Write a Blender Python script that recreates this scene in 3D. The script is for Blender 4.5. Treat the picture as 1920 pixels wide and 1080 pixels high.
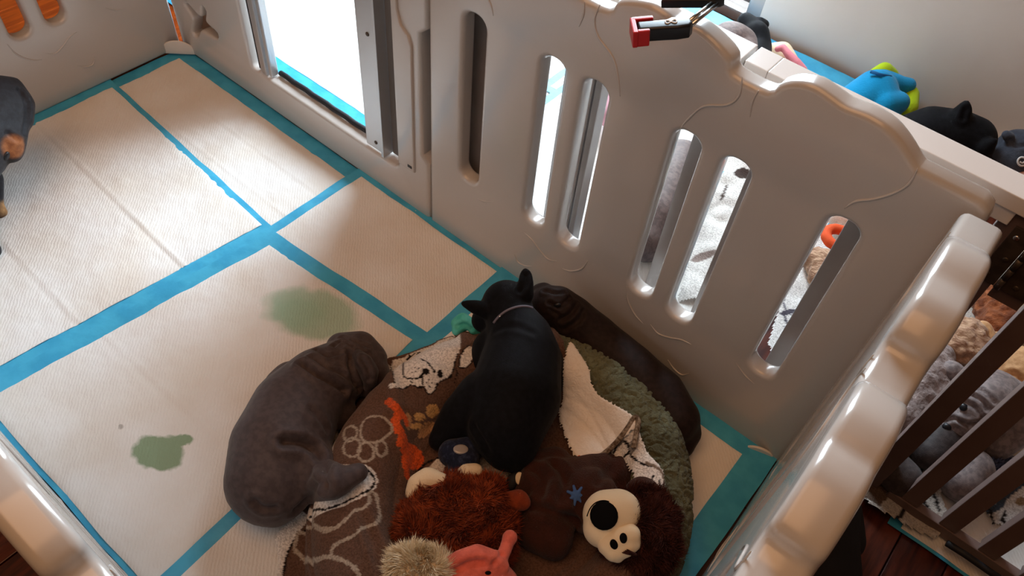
import bpy, bmesh, math, random
import numpy as np
from mathutils import Vector, Matrix, noise
random.seed(7); rng = np.random.default_rng(7)
for o in list(bpy.data.objects): bpy.data.objects.remove(o)
SC = bpy.context.scene; COL = SC.collection

# ------------------------------------------------------------------ camera
FPX = 1470.77
CAM = Vector((1.594, -0.788, 1.164))
R_ = Vector((0.7613, 0.6440, 0.0743)).normalized()
F_ = Vector((-0.3612, 0.5155, -0.7770)).normalized()
U_ = R_.cross(F_).normalized(); R_ = F_.cross(U_).normalized()
cd = bpy.data.cameras.new('camera'); cam = bpy.data.objects.new('camera', cd); COL.objects.link(cam)
cam.matrix_world = Matrix(((R_.x, U_.x, -F_.x, CAM.x), (R_.y, U_.y, -F_.y, CAM.y), (R_.z, U_.z, -F_.z, CAM.z), (0, 0, 0, 1)))
cd.lens = 36 * FPX / 1920; cd.sensor_width = 36; cd.clip_start = .01; cd.clip_end = 50
SC.camera = cam

# ------------------------------------------------------------------ light
w = bpy.data.worlds.new('room_light'); SC.world = w; w.use_nodes = True
w.node_tree.nodes['Background'].inputs[0].default_value = (.80, .50, .34, 1)
w.node_tree.nodes['Background'].inputs[1].default_value = .08
def area(name, loc, target, sx, sy, power, color):
    l = bpy.data.lights.new(name, 'AREA'); l.shape = 'RECTANGLE'; l.size = sx; l.size_y = sy; l.energy = power; l.color = color
    o = bpy.data.objects.new(name, l); COL.objects.link(o); o.location = loc
    o.rotation_euler = (Vector(target) - Vector(loc)).to_track_quat('-Z', 'Y').to_euler(); return o
area('window_daylight', (.50, 1.115, .90), (.42, 0, .42), .86, 1.5, 78, (.76, .90, 1.0))
area('warm_overhead_fill', (1.0, -.9, 2.35), (1.0, -.7, 0), 1.6, 1.6, 16.5, (1.0, .53, .26))  # warm fill lamp added overhead; no fixture is seen there
SC.view_settings.view_transform = 'Standard'; SC.view_settings.look = 'None'
SC.view_settings.exposure = 0.06; SC.view_settings.gamma = 1; SC.view_settings.use_curve_mapping = False

# ------------------------------------------------------------------ helpers
def at(px, py, axis, v):            # a point of the photograph laid on a plane of the room
    d = F_ + R_ * ((px - 960) / FPX) - U_ * ((py - 540) / FPX)
    return CAM + d * ((v - CAM[axis]) / d[axis])
def fl(px, py, z=0.): return at(px, py, 2, z)
def srgb(c):
    if isinstance(c, str): c = [int(c[i:i+2], 16) / 255 for i in (0, 2, 4)]
    return tuple(x / 12.92 if x <= .04045 else ((x + .055) / 1.055) ** 2.4 for x in c[:3])
def empty(name, loc, label, cat, group=None, kind=None, parent=None):
    o = bpy.data.objects.new(name, None); COL.objects.link(o); o.location = loc; o.empty_display_size = .02
    return tag(o, label, cat, group, kind)
def tag(o, label=None, cat=None, group=None, kind=None):
    if label: o['label'] = label
    if cat: o['category'] = cat
    if group: o['group'] = group
    if kind: o['kind'] = kind
    return o
def base_of(p):
    l = Vector((0, 0, 0))
    while p is not None: l = l + Vector(p.location); p = p.parent
    return l
def link(name, me, mat, parent=None, smooth=True):
    """mesh given in world coordinates; a copy is stored relative to its parent"""
    me = me.copy() if parent is not None else me
    o = bpy.data.objects.new(name, me); COL.objects.link(o)
    if mat is not None:
        me.materials.clear(); me.materials.append(mat)
    if parent is not None:
        o.parent = parent; me.transform(Matrix.Translation(-base_of(parent)))
    if smooth: me.polygons.foreach_set('use_smooth', [True] * len(me.polygons))
    me.update(); return o
def mesh(name, v, f):
    me = bpy.data.meshes.new(name); me.from_pydata([tuple(a) for a in v], [], f); me.update(); return me
def box_me(x0, x1, y0, y1, z0, z1, bev=.0):
    bm = bmesh.new(); bmesh.ops.create_cube(bm, size=1)
    for v in bm.verts: v.co = Vector((x0 + (v.co.x + .5) * (x1 - x0), y0 + (v.co.y + .5) * (y1 - y0), z0 + (v.co.z + .5) * (z1 - z0)))
    if bev: bmesh.ops.bevel(bm, geom=bm.edges[:], offset=bev, segments=2, affect='EDGES', profile=.6)
    me = bpy.data.meshes.new('box'); bm.to_mesh(me); bm.free(); return me
def box(name, b, mat, parent=None, bev=.0015): return link(name, box_me(*b, bev=bev), mat, parent, smooth=False)
def obox(name, c, size, rotm, mat, parent=None, bev=.002):
    me = box_me(-size[0]/2, size[0]/2, -size[1]/2, size[1]/2, -size[2]/2, size[2]/2, bev)
    me.transform(Matrix.Translation(Vector(c)) @ rotm.to_4x4()); return link(name, me, mat, parent, smooth=False)
def tube_me(pts, r, n=10, closed=False, cap=True):
    pts = [Vector(p) for p in pts]; N = len(pts); rr = r if isinstance(r, (list, tuple)) else [r] * N
    V = []; F = []
    prev = None
    for i, p in enumerate(pts):
        a = pts[(i - 1) % N] if (closed or i > 0) else p; b = pts[(i + 1) % N] if (closed or i < N - 1) else p
        t = (b - a).normalized()
        if prev is None: u = t.orthogonal().normalized()
        else: u = (prev - t * prev.dot(t)).normalized()
        prev = u; w_ = t.cross(u)
        for k in range(n):
            A = 2 * math.pi * k / n; V.append(p + (u * math.cos(A) + w_ * math.sin(A)) * rr[i])
    for i in range(N if closed else N - 1):
        for k in range(n):
            a = i * n + k; b = i * n + (k + 1) % n; c = ((i + 1) % N) * n + (k + 1) % n; d = ((i + 1) % N) * n + k
            F.append((a, b, c, d))
    if cap and not closed: F.append(tuple(range(n - 1, -1, -1))); F.append(tuple((N - 1) * n + k for k in range(n)))
    return mesh('tube', V, F)
def tube(name, pts, r, mat, parent=None, n=10, closed=False): return link(name, tube_me(pts, r, n, closed), mat, parent)
def smoothline(pts, sub=6, closed=False):
    pts = [Vector(p) for p in pts]; N = len(pts); out = []
    for i in range(N if closed else N - 1):
        p0 = pts[(i - 1) % N] if (closed or i > 0) else pts[i]; p1 = pts[i]; p2 = pts[(i + 1) % N]
        p3 = pts[(i + 2) % N] if (closed or i + 2 < N) else p2
        for k in range(sub):
            t = k / sub
            out.append(.5 * ((2 * p1) + (p2 - p0) * t + (2 * p0 - 5 * p1 + 4 * p2 - p3) * t * t + (3 * p1 - p0 - 3 * p2 + p3) * t ** 3))
    if not closed: out.append(pts[-1])
    return out
def disc_me(c, nrm, r, th, n=20, ry=None, up=None):
    nrm = Vector(nrm).normalized(); u = (Vector(up) - nrm * Vector(up).dot(nrm)).normalized() if up is not None else nrm.orthogonal().normalized(); v_ = nrm.cross(u); ry = ry or r; c = Vector(c)
    V = []; F = []
    prof = [(1, -th), (1, 0), (.93, th * .5), (.75, th * .8), (.4, th), (.0001, th)]
    for (s, h) in prof:
        for k in range(n):
            A = 2 * math.pi * k / n; V.append(c + u * math.cos(A) * r * s + v_ * math.sin(A) * ry * s + nrm * h)
    for i in range(len(prof) - 1):
        for k in range(n): F.append((i * n + k, i * n + (k + 1) % n, (i + 1) * n + (k + 1) % n, (i + 1) * n + k))
    return mesh('disc', V, F)

# ------------------------------------------------------------------ materials
class NT:
    def __init__(s, name):
        s.m = bpy.data.materials.new(name); s.m.use_nodes = True; s.t = s.m.node_tree; s.b = s.t.nodes['Principled BSDF']
    def n(s, typ, **k):
        x = s.t.nodes.new(typ)
        for a, v in k.items():
            if hasattr(x, a): setattr(x, a, v)
            else: x.inputs[a].default_value = v
        return x
    def l(s, a, b): s.t.links.new(a, b)
def bumpmat(name, col, rough=.5, scale=60, bump=.2, dist=.002, col2=None, cscale=None, spec=.5, sheen=0, metallic=0, stretch=None, thin=None, attr=False, contrast=(.4, .6), coat=0, detail=4, mixf=1.):
    N = NT(name); b = N.b; b.inputs['Roughness'].default_value = rough; b.inputs['Metallic'].default_value = metallic
    b.inputs['Specular IOR Level'].default_value = spec
    if sheen: b.inputs['Sheen Weight'].default_value = sheen; b.inputs['Sheen Roughness'].default_value = .5
    if coat: b.inputs['Coat Weight'].default_value = coat; b.inputs['Coat Roughness'].default_value = .15
    geo = N.n('ShaderNodeNewGeometry'); mp = N.n('ShaderNodeMapping')
    N.l(geo.outputs['Position'], mp.inputs[0])
    if stretch: mp.inputs['Scale'].default_value = stretch
    c1 = srgb(col)
    if attr:
        a = N.n('ShaderNodeAttribute', attribute_name='Col'); csrc = a.outputs['Color']
    else: csrc = None; b.inputs['Base Color'].default_value = (*c1, 1)
    if col2 is not None:
        nz = N.n('ShaderNodeTexNoise'); nz.inputs['Scale'].default_value = cscale or scale; nz.inputs['Detail'].default_value = detail
        N.l(mp.outputs[0], nz.inputs['Vector'])
        mr = N.n('ShaderNodeMapRange'); mr.inputs[1].default_value = contrast[0]; mr.inputs[2].default_value = contrast[1]; mr.inputs[4].default_value = mixf
        N.l(nz.outputs[0], mr.inputs[0])
        mx = N.n('ShaderNodeMix', data_type='RGBA'); N.l(mr.outputs[0], mx.inputs[0])
        if attr:
            mx.blend_type = 'MULTIPLY'; N.l(csrc, mx.inputs[6]); mx.inputs[7].default_value = (*srgb(col2), 1)
        else: mx.inputs[6].default_value = (*c1, 1); mx.inputs[7].default_value = (*srgb(col2), 1)
        N.l(mx.outputs[2], b.inputs['Base Color'])
    elif attr: N.l(csrc, b.inputs['Base Color'])
    if bump:
        nb = N.n('ShaderNodeTexNoise'); nb.inputs['Scale'].default_value = scale; nb.inputs['Detail'].default_value = 5
        N.l(mp.outputs[0], nb.inputs['Vector'])
        bp = N.n('ShaderNodeBump'); bp.inputs['Strength'].default_value = bump; bp.inputs['Distance'].default_value = dist
        N.l(nb.outputs[0], bp.inputs['Height']); N.l(bp.outputs[0], b.inputs['Normal'])
    return N.m
M = {}
M['plastic'] = bumpmat('white_plastic', 'c8c2bd', rough=.24, scale=900, bump=.03, dist=.0003, spec=.6, coat=.6)
M['tab'] = bumpmat('tab_plastic', 'e6e2de', rough=.35, bump=0)
M['alu'] = bumpmat('aluminium', 'c9cacc', rough=.38, metallic=.75, scale=40, bump=.05, dist=.0005)
M['steel'] = bumpmat('steel', 'd8d8d8', rough=.2, metallic=1, bump=0)
M['rubber'] = bumpmat('black_rubber', '1c1e24', rough=.6, bump=0)
M['dark'] = bumpmat('dark_plastic', '16181f', rough=.38, bump=0)
M['red'] = bumpmat('red_plastic', 'd01a1c', rough=.4, bump=0)
M['white'] = bumpmat('white_print', 'f0f0f0', rough=.5, bump=0)
M['black'] = bumpmat('black_print', '070708', rough=.8, bump=0, spec=.1)
M['blackcloth'] = bumpmat('black_cloth', '17171b', rough=.8, scale=400, bump=.2)
M['fence'] = bumpmat('fence_paint', 'a39a95', rough=.3, scale=30, bump=.03, dist=.001, col2='968b85', cscale=8, spec=.9, coat=.6)
M['fencewhite'] = bumpmat('white_fence_paint', 'efeae6', rough=.3, scale=30, bump=.03, dist=.001, spec=.7, coat=.4)
M['picket'] = bumpmat('picket_paint', '75605a', rough=.42, scale=30, bump=.05, dist=.001, col2='6b5650', cscale=8)
M['hinge'] = bumpmat('hinge_steel', '4a4038', rough=.45, metallic=.6, scale=90, bump=.1, dist=.0005, col2='5d5248', cscale=60)
M['wall'] = bumpmat('cream_wall_paint', 'ece4dc', rough=.8, scale=120, bump=.05, dist=.001, col2='e6ddd4', cscale=3)
M['wood'] = bumpmat('red_wood', '5e2a1c', rough=.35, scale=30, bump=.1, dist=.001, col2='3a1712', cscale=9, stretch=(9, 1, 9), spec=.5)
M['wood2'] = bumpmat('red_wood_lighter', '6d3220', rough=.35, scale=30, bump=.1, dist=.001, col2='451d14', cscale=9, stretch=(9, 1, 9), spec=.5)
M['wood_lit'] = bumpmat('red_wood_lit', 'a8480f', rough=.4, scale=30, bump=.1, dist=.001, col2='8a370c', cscale=9, stretch=(9, 1, 9))  # same red wood beyond the left panel, window light painted in as orange
M['subfloor'] = bumpmat('joint_dark', '1a0d0a', rough=.8, bump=0)
M['padblue'] = bumpmat('blue_plastic_film', '48b4dc', rough=.42, scale=55, bump=.25, dist=.003, col2='3ba4d0', cscale=25, spec=.5)

def pad_mat(name, stains=()):
    N = NT(name); b = N.b; b.inputs['Roughness'].default_value = .75; b.inputs['Specular IOR Level'].default_value = .2
    geo = N.n('ShaderNodeNewGeometry')
    # fine quilting: diagonal embossed lines + noise
    wv = N.n('ShaderNodeTexWave'); wv.bands_direction = 'DIAGONAL'; wv.inputs['Scale'].default_value = 85; wv.inputs['Distortion'].default_value = 3.5; wv.inputs['Detail'].default_value = 2; wv.inputs['Detail Scale'].default_value = 1.5
    nz = N.n('ShaderNodeTexNoise'); nz.inputs['Scale'].default_value = 45; nz.inputs['Detail'].default_value = 6
    N.l(geo.outputs['Position'], wv.inputs['Vector']); N.l(geo.outputs['Position'], nz.inputs['Vector'])
    ad = N.n('ShaderNodeMath', operation='MULTIPLY_ADD'); N.l(wv.outputs['Fac'], ad.inputs[0]); ad.inputs[1].default_value = .16; N.l(nz.outputs[0], ad.inputs[2])
    bp = N.n('ShaderNodeBump'); bp.inputs['Strength'].default_value = .5; bp.inputs['Distance'].default_value = .004
    N.l(ad.outputs[0], bp.inputs['Height']); N.l(bp.outputs[0], b.inputs['Normal'])
    n2 = N.n('ShaderNodeTexNoise'); n2.inputs['Scale'].default_value = 7; N.l(geo.outputs['Position'], n2.inputs['Vector'])
    mx = N.n('ShaderNodeMix', data_type='RGBA'); mx.inputs[6].default_value = (*srgb('eeedeb'), 1); mx.inputs[7].default_value = (*srgb('e4ddd4'), 1)
    mr = N.n('ShaderNodeMapRange'); mr.inputs[1].default_value = .35; mr.inputs[2].default_value = .7; N.l(n2.outputs[0], mr.inputs[0]); N.l(mr.outputs[0], mx.inputs[0])
    cur = mx.outputs[2]
    if stains:
        sep = N.n('ShaderNodeSeparateXYZ'); 
        nw = N.n('ShaderNodeTexNoise'); nw.inputs['Scale'].default_value = 30; nw.inputs['Detail'].default_value = 5; N.l(geo.outputs['Position'], nw.inputs['Vector'])
        sc = N.n('ShaderNodeVectorMath', operation='MULTIPLY_ADD'); N.l(nw.outputs['Color'], sc.inputs[0])
        sc.inputs[1].default_value = (.035, .035, 0)
        N.l(geo.outputs['Position'], sc.inputs[2])
        for (cx, cy, ax, ay, ang, soft, col, amt) in stains:
            mp = N.n('ShaderNodeMapping'); mp.vector_type = 'TEXTURE'
            mp.inputs['Location'].default_value = (cx + .0175, cy + .0175, 0); mp.inputs['Rotation'].default_value = (0, 0, ang); mp.inputs['Scale'].default_value = (ax, ay, 1000)
            N.l(sc.outputs[0], mp.inputs[0])
            ln = N.n('ShaderNodeVectorMath', operation='LENGTH'); N.l(mp.outputs[0], ln.inputs[0])
            r = N.n('ShaderNodeMapRange'); r.inputs[1].default_value = 1 + soft; r.inputs[2].default_value = 1 - soft; r.inputs[3].default_value = 0; r.inputs[4].default_value = amt
            N.l(ln.outputs['Value'], r.inputs[0])
            m2 = N.n('ShaderNodeMix', data_type='RGBA'); m2.inputs[7].default_value = (*srgb(col), 1)
            N.l(r.outputs[0], m2.inputs[0]); N.l(cur, m2.inputs[6]); cur = m2.outputs[2]
    N.l(cur, b.inputs['Base Color']); return N.m
M['pad'] = pad_mat('quilted_pad')

# ------------------------------------------------------------------ floor, room
flo = link('floor', box_me(-2.2, 3.4, -2.6, 1.6, -.06, -.0125), M['subfloor'], None, False); tag(flo, kind='structure')
k = 0; protos = {}
x = -1.4
while x < 3.0:
    for (y0, y1) in ((-2.4, -1.3), (-1.3, -.1), (-.1, 1.12)):
        sh = random.uniform(-.03, .03)
        key = k % 3; mt = M['wood_lit'] if x < -.05 else (M['wood'], M['wood2'])[random.randrange(2)]
        me = box_me(x + .0012, x + .0738, y0 + .001, y1 - .001, -.0125, -.0015 + random.uniform(-.0004, .0004), .0012)
        link('floor_plank', me, mt, flo, False); k += 1
    x += .075
wl = link('wall_far', box_me(.95, 3.4, 1.13, 1.23, -.0125, 2.5), M['wall'], None, False); tag(wl, kind='structure')
wf = link('window_1', box_me(.905, .949, 1.14, 1.2, -.0125, 2.4, .004), M['fence'], None, False); tag(wf, kind='structure')
tr = link('window_sill', box_me(-1.2, .904, 1.14, 1.2, -.0125, .02, .003), M['fence'], wf, False)
tr = link('window_head', box_me(-1.2, .904, 1.14, 1.2, 2.34, 2.4, .003), M['fence'], wf, False)
tr = link('window_jamb', box_me(-1.25, -1.201, 1.14, 1.2, -.0125, 2.4, .003), M['fence'], wf, False)
gl = NT('pane_glass'); gl.b.inputs['Transmission Weight'].default_value = 1; gl.b.inputs['Roughness'].default_value = 0; gl.b.inputs['IOR'].default_value = 1.01
gp = link('window_pane', box_me(-1.2, .904, 1.165, 1.169, .0205, 2.339), gl.m, wf, False)
#SECTION2

# ------------------------------------------------------------------ play pen panels
PH = .62
def hump(u0, u1, shape): return [(u0 + (u1 - u0) * a, h) for a, h in shape]
SIDE = [(0, .620), (.05, .634), (.13, .647), (.25, .654), (.37, .651), (.47, .648), (.6, .651), (.74, .648), (.86, .637), (.96, .624), (1, .62)]
MID = [(0, .62), (.05, .635), (.14, .645), (.3, .654), (.42, .653), (.5, .650), (.58, .653), (.7, .654), (.86, .645), (.95, .635), (1, .62)]
def pen_profile(w_):   # top outline, three double lobed humps, symmetric
    c = w_ / 2
    p = hump(c - .324, c - .138, [(1 - a, h) for a, h in SIDE][::-1]) + hump(c - .092, c + .092, MID) + hump(c + .138, c + .324, SIDE)
    return p
def rrect(x0, x1, z0, z1, r, n=5, taper=0):
    P = []
    for (cx, cz, a0) in ((x1 - r, z1 - r, 0), (x0 + r, z1 - r, 90), (x0 + r, z0 + r, 180), (x1 - r, z0 + r, 270)):
        for i in range(n + 1):
            a = math.radians(a0 + 90 * i / n); P.append((cx + r * math.cos(a), cz + r * math.sin(a)))
    return P
def plate_me(outer, holes, t, bev):
    """outline with holes extruded to thickness t with rounded edges; lies in local XZ, thickness along Y"""
    cu = bpy.data.curves.new('tmp', 'CURVE'); cu.dimensions = '2D'; cu.fill_mode = 'BOTH'
    for pl in [outer] + holes:
        s = cu.splines.new('POLY'); s.points.add(len(pl) - 1)
        for q, (a, b) in zip(s.points, pl): q.co = (a, b, 0, 1)
        s.use_cyclic_u = True
    cu.extrude = t / 2 - bev; cu.bevel_depth = bev; cu.bevel_resolution = 3; cu.offset = -bev
    o = bpy.data.objects.new('tmp', cu); COL.objects.link(o); bpy.context.view_layer.update()
    me = bpy.data.meshes.new_from_object(o.evaluated_get(bpy.context.evaluated_depsgraph_get()))
    bpy.data.objects.remove(o); bpy.data.curves.remove(cu)
    me.transform(Matrix.Rotation(math.pi / 2, 4, 'X')); me.transform(Matrix.Scale(1, 4))
    return me
def autosmooth(me, ang=40):
    bm = bmesh.new(); bm.from_mesh(me)
    bmesh.ops.remove_doubles(bm, verts=bm.verts, dist=1e-5); bmesh.ops.recalc_face_normals(bm, faces=bm.faces)
    for e in bm.edges:
        e.smooth = len(e.link_faces) == 2 and e.calc_face_angle(3.14) < math.radians(ang)
    bm.to_mesh(me); bm.free(); return me
SLOT_OFF = (-.3, -.15, -.075, .075, .15, .3)
def ridge(name, pts2, xf, mat, parent, r=.0017, front=-1):
    P = [xf @ Vector((a, 0, b)) for a, b in pts2]; P = smoothline(P, 5)
    rr = [r * (.25 + .75 * min(1, min(i, len(P) - 1 - i) / 5)) for i in range(len(P))]
    return tube(name, P, rr, mat, parent, 8)
def slotted_panel(xf, w_, label, group, t=.032, x_notch=True, lines=True, sh=0.):
    """panel with local u along x from 0..w_, height z; front face at y=0, thickness to +y"""
    c = w_ / 2; L = .0065
    top = pen_profile(w_)
    top = [(p.x, p.y) for p in smoothline([(a, b, 0) for a, b in top], 3)]
    outer = [(L, .004), (w_ - L, .004), (w_ - L, .60), (w_ - L - .004, .612), (w_ - L - .016, .62)] + top[::-1] + [(L + .016, .62), (L + .004, .612), (L, .60)]
    holes = [rrect(c + sh + s - .0215, c + sh + s + .0215, .178, .512, .019) for s in SLOT_OFF]
    me = plate_me(outer, holes, t, .0085)
    me.transform(Matrix.Translation((0, t / 2, 0))); me.transform(xf.to_4x4()); autosmooth(me)
    root = empty('playpen_panel', xf @ Vector((c, t / 2, 0)), label, 'playpen panel', group)
    link('panel_board', me, M['plastic'], root, True)
    me.polygons.foreach_set('use_smooth', [True] * len(me.polygons))
    if lines:
        for s in (-1, 1):
            g = lambda pts: [(c + s * a, b) for a, b in pts]
            ridge('embossed_line', g([(.104, .624), (.108, .600), (.098, .580), (.07, .562), (.056, .535), (.048, .512)]), xf, M['plastic'], root)
            ridge('embossed_line', g([(.322, .622), (.323, .600), (.315, .580), (.300, .560), (.284, .545), (.277, .528)]), xf, M['plastic'], root)
            ridge('embossed_line', g([(.128, .618), (.126, .60), (.130, .58)]), xf, M['plastic'], root)
            ridge('embossed_line', g([(.04, .178), (.048, .150), (.068, .127), (.088, .118)]), xf, M['plastic'], root)
            ridge('embossed_line', g([(.100, .128), (.118, .119), (.140, .128), (.158, .140), (.176, .144)]), xf, M['plastic'], root)
            ridge('embossed_line', g([(.150, .073), (.165, .062), (.182, .060), (.192, .075)]), xf, M['plastic'], root)
            ridge('embossed_line', g([(.252, .168), (.272, .155), (.290, .15)]), xf, M['plastic'], root)
    return root
def xform(origin, udir):
    u = Vector(udir).normalized(); z = Vector((0, 0, 1)); y = z.cross(u)
    m = Matrix(((u.x, y.x, z.x, origin[0]), (u.y, y.y, z.y, origin[1]), (u.z, y.z, z.z, origin[2]), (0, 0, 0, 1))); return m
# long side, right half: front face at y=0 facing the pen
PG = 'slotted white plastic pen panels'
slotted_panel(xform((.815, 0, .0), (1, 0, 0)), .83, 'long slotted white plastic pen panel behind the black puppy, red-tipped clamp on top', PG, sh=-.013)
# right end panel: front face toward -x ; u runs along -y
slotted_panel(xform((1.613, -.004, .0), (.02, -1, 0)), .775, 'white plastic pen panel with scalloped rim seen along its top at right foreground', PG, t=.044)
# left end panel: front faces +x ; u runs along +y
slotted_panel(xform((.0, -.797, .0), (0, 1, 0)), .803, 'white plastic pen panel at the top left with orange-lit floor seen through its slots', PG)
# near side panel left half: front (inner) face toward +y : u runs along -x
slotted_panel(xform((.80, -.797, .0), (-1, 0, 0)), .795, 'white plastic pen panel on the near side mostly outside the frame', PG)
slotted_panel(xform((1.60, -.797, .0), (-1, 0, 0)), .80, 'white plastic pen panel whose rounded top rim crosses the bottom left corner', PG, t=.032)

# long side, left half: door frame panel
def door_panel():
    w_ = .822; t = .032
    root = empty('doorway_panel', (.41, t / 2, 0), 'white plastic pen panel with open doorway and aluminium channels', 'playpen panel')
    top = [(p.x, p.y) for p in smoothline([(a + .0, b, 0) for a, b in pen_profile(.82)], 3)]
    outer = [(.004, .004), (.8185, .004), (.8185, .150), (.802, .165), (.802, .425), (.8185, .44), (.8185, .60), (.806, .62)] + top[::-1] + [(.018, .62), (.004, .604)]
    hole = rrect(.283, .735, .090, .585, .014)
    cx, cz = .118, .118   # bone shaped handle recess, cut through
    bone = [(.055, .006), (.030, .012), (.018, .022), (.030, .050), (.018, .054), (.006, .024), (-.012, .022), (-.040, .036), (-.052, .026), (-.034, .004), (-.038, -.016), (-.052, -.044), (-.036, -.046), (-.014, -.020), (.012, -.016), (.046, -.012)]
    bone = [(p.x, p.y) for p in smoothline([(cx + a, cz + b, 0) for a, b in bone], 3, True)]
    me = plate_me(outer, [hole, bone], t, .007); me.transform(Matrix.Translation((0, t / 2, 0))); autosmooth(me)
    link('panel_board', me, M['plastic'], root)
    box('recess_back', (cx - .06, cx + .06, .026, .031, cz - .055, cz + .06), bumpmat('recess_brown', '8a6a55', rough=.7, bump=0), root)
    # thin raised plate beside the channel
    pl = plate_me([(.741, .112), (.784, .112), (.786, .395), (.779, .412), (.762, .425), (.755, .45), (.755, .585), (.741, .585)], [], .008, .003)
    pl.transform(Matrix.Translation((0, -.001, 0))); link('raised_plate', autosmooth(pl), M['plastic'], root)
    b = box('latch_hole', (.768, .779, -.0058, -.003, .120, .126), M['dark'], root, .0005)
    # aluminium channels
    c1 = box('aluminium_channel', (.640, .696, .006, .012, .094, .583), M['alu'], root, .001)
    box('channel_lip', (.690, .697, -.002, .028, .094, .583), M['alu'], c1, .001)
    for zz in (.112, .358):
        link('bolt', disc_me((.668, .0058, zz), (0, -1, 0), .0042, .002, 14), M['hinge'], c1)
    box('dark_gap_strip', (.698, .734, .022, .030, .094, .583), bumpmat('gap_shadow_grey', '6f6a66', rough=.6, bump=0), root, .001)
    c2 = box('aluminium_channel', (.312, .330, .004, .026, .094, .583), M['alu'], root, .002)
    box('channel_lip', (.298, .309, .010, .028, .094, .583), M['rubber'], c2, .001)
    box('channel_lip', (.334, .344, .008, .026, .094, .583), M['alu'], c2, .002)
    s = tube('rubber_sill_strip', [(.346 + .294 * i / 14, .029, .0965 + .0012 * math.sin(i * 2.1)) for i in range(15)], .006, M['rubber'], root, 8)
    return root
door_panel()
def clip_tab(c, label, rot=0, r=.030):
    """white rubber foot tab at the panel joints, half disc lying against the wall base"""
    o = empty('foot_tab', c, label, 'foot tab', 'white foot tabs')
    P = [(-r, 0)] + [(r * math.cos(math.radians(a)) , r * .85 * math.sin(math.radians(a))) for a in range(170, 5, -12)] + [(r, 0)]
    me = plate_me(P, [], .005, .002); me.transform(Matrix.Rotation(rot, 4, 'Z')); me.transform(Matrix.Translation(Vector(c)))
    link('tab_plate', autosmooth(me), M['tab'], o); return o
clip_tab((.020, -.022, .006), 'white rounded foot tab in the top left corner of the pen', math.radians(42), .042)
clip_tab((1.583, -.006, .004), 'white rounded foot tab in the right corner of the pen', math.radians(18), .026)
o = box('joint_tab', (.782, .845, -.007, -.0015, .003, .010), M['tab'], None, .002); tag(o, 'narrow white joint tab at the middle of the long wall base', 'foot tab')

# ------------------------------------------------------------------ wooden fence beyond the pen
fr = empty('wooden_fence', (1.3, .075, 0), 'taupe painted wooden fence running right behind the long pen panel', 'fence')
zt = .612
box('top_rail', (.60, 1.309, .050, .092, zt - .020, zt), M['fencewhite'], fr, .0012)
box('top_rail', (1.314, 1.345, .050, .092, zt - .020, zt), M['fencewhite'], fr, .0012)
box('top_rail', (1.3455, 2.4, .050, .092, zt - .020, zt), M['fencewhite'], fr, .0012)
box('apron_board', (1.345, 1.66, .053, .061, zt - .040, zt - .0205), M['fencewhite'], fr, .001)
box('gate_frame', (1.25, 1.309, .053, .061, zt - .040, zt - .0205), M['fencewhite'], fr, .001)
box('gate_board', (.775, 1.01, .050, .058, .05, zt - .0205), M['fence'], fr, .0015)
box('bottom_rail', (.75, 1.70, .060, .080, .018, .046), M['picket'], fr, .0015)
box('bottom_rail', (1.775, 2.5, .060, .076, .012, .036), M['picket'], fr, .0015)
for xx in (1.050, 1.200, 1.276, 1.368, 1.450, 1.511, 1.60):
    box('picket', (xx, xx + .034, .060, .078, .046, zt - .023), M['fence'], fr, .0015)
box('gate_post', (1.090, 1.104, .060, .085, .046, zt - .023), M['fence'], fr, .0015)
box('gate_post', (1.107, 1.118, .060, .085, .046, zt - .023), M['fence'], fr, .0015)
box('fence_post', (1.650, 1.688, .058, .080, .0, zt - .023), M['picket'], fr, .0015)
for xx in (1.732, 1.793, 1.855, 1.917, 1.979, 2.04, 2.10):
    box('picket', (xx, xx + .027, .062, .084, .036 if xx > 1.76 else .0, zt - .023), M['picket'], fr, .0015)
hg = empty('gate_hinge', (1.705, .056, .5), 'dark steel butt hinge on the wooden fence beside the pen corner', 'hinge')
box('hinge_leaf', (1.668, 1.690, .0545, .0575, .49, .575), M['hinge'], hg, .0006)
box('hinge_leaf', (1.698, 1.726, .0545, .0575, .49, .575), M['hinge'], hg, .0006)
box('backing_strip', (1.692, 1.728, .059, .0615, .470, .60), M['picket'], hg, .0006)
for i in range(5):
    tube('knuckle', [(1.694, .053, .491 + i * .017), (1.694, .053, .5065 + i * .017)], .0042, M['hinge'], hg, 10)
for (a, b) in ((1.676, .562), (1.682, .53), (1.676, .502), (1.710, .562), (1.718, .53), (1.710, .502)):
    link('screw', disc_me((a, .0544, b), (0, -1, 0), .0035, .0012, 12), M['steel'] if (a < 1.68 and b > .55) else M['hinge'], hg)

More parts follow.
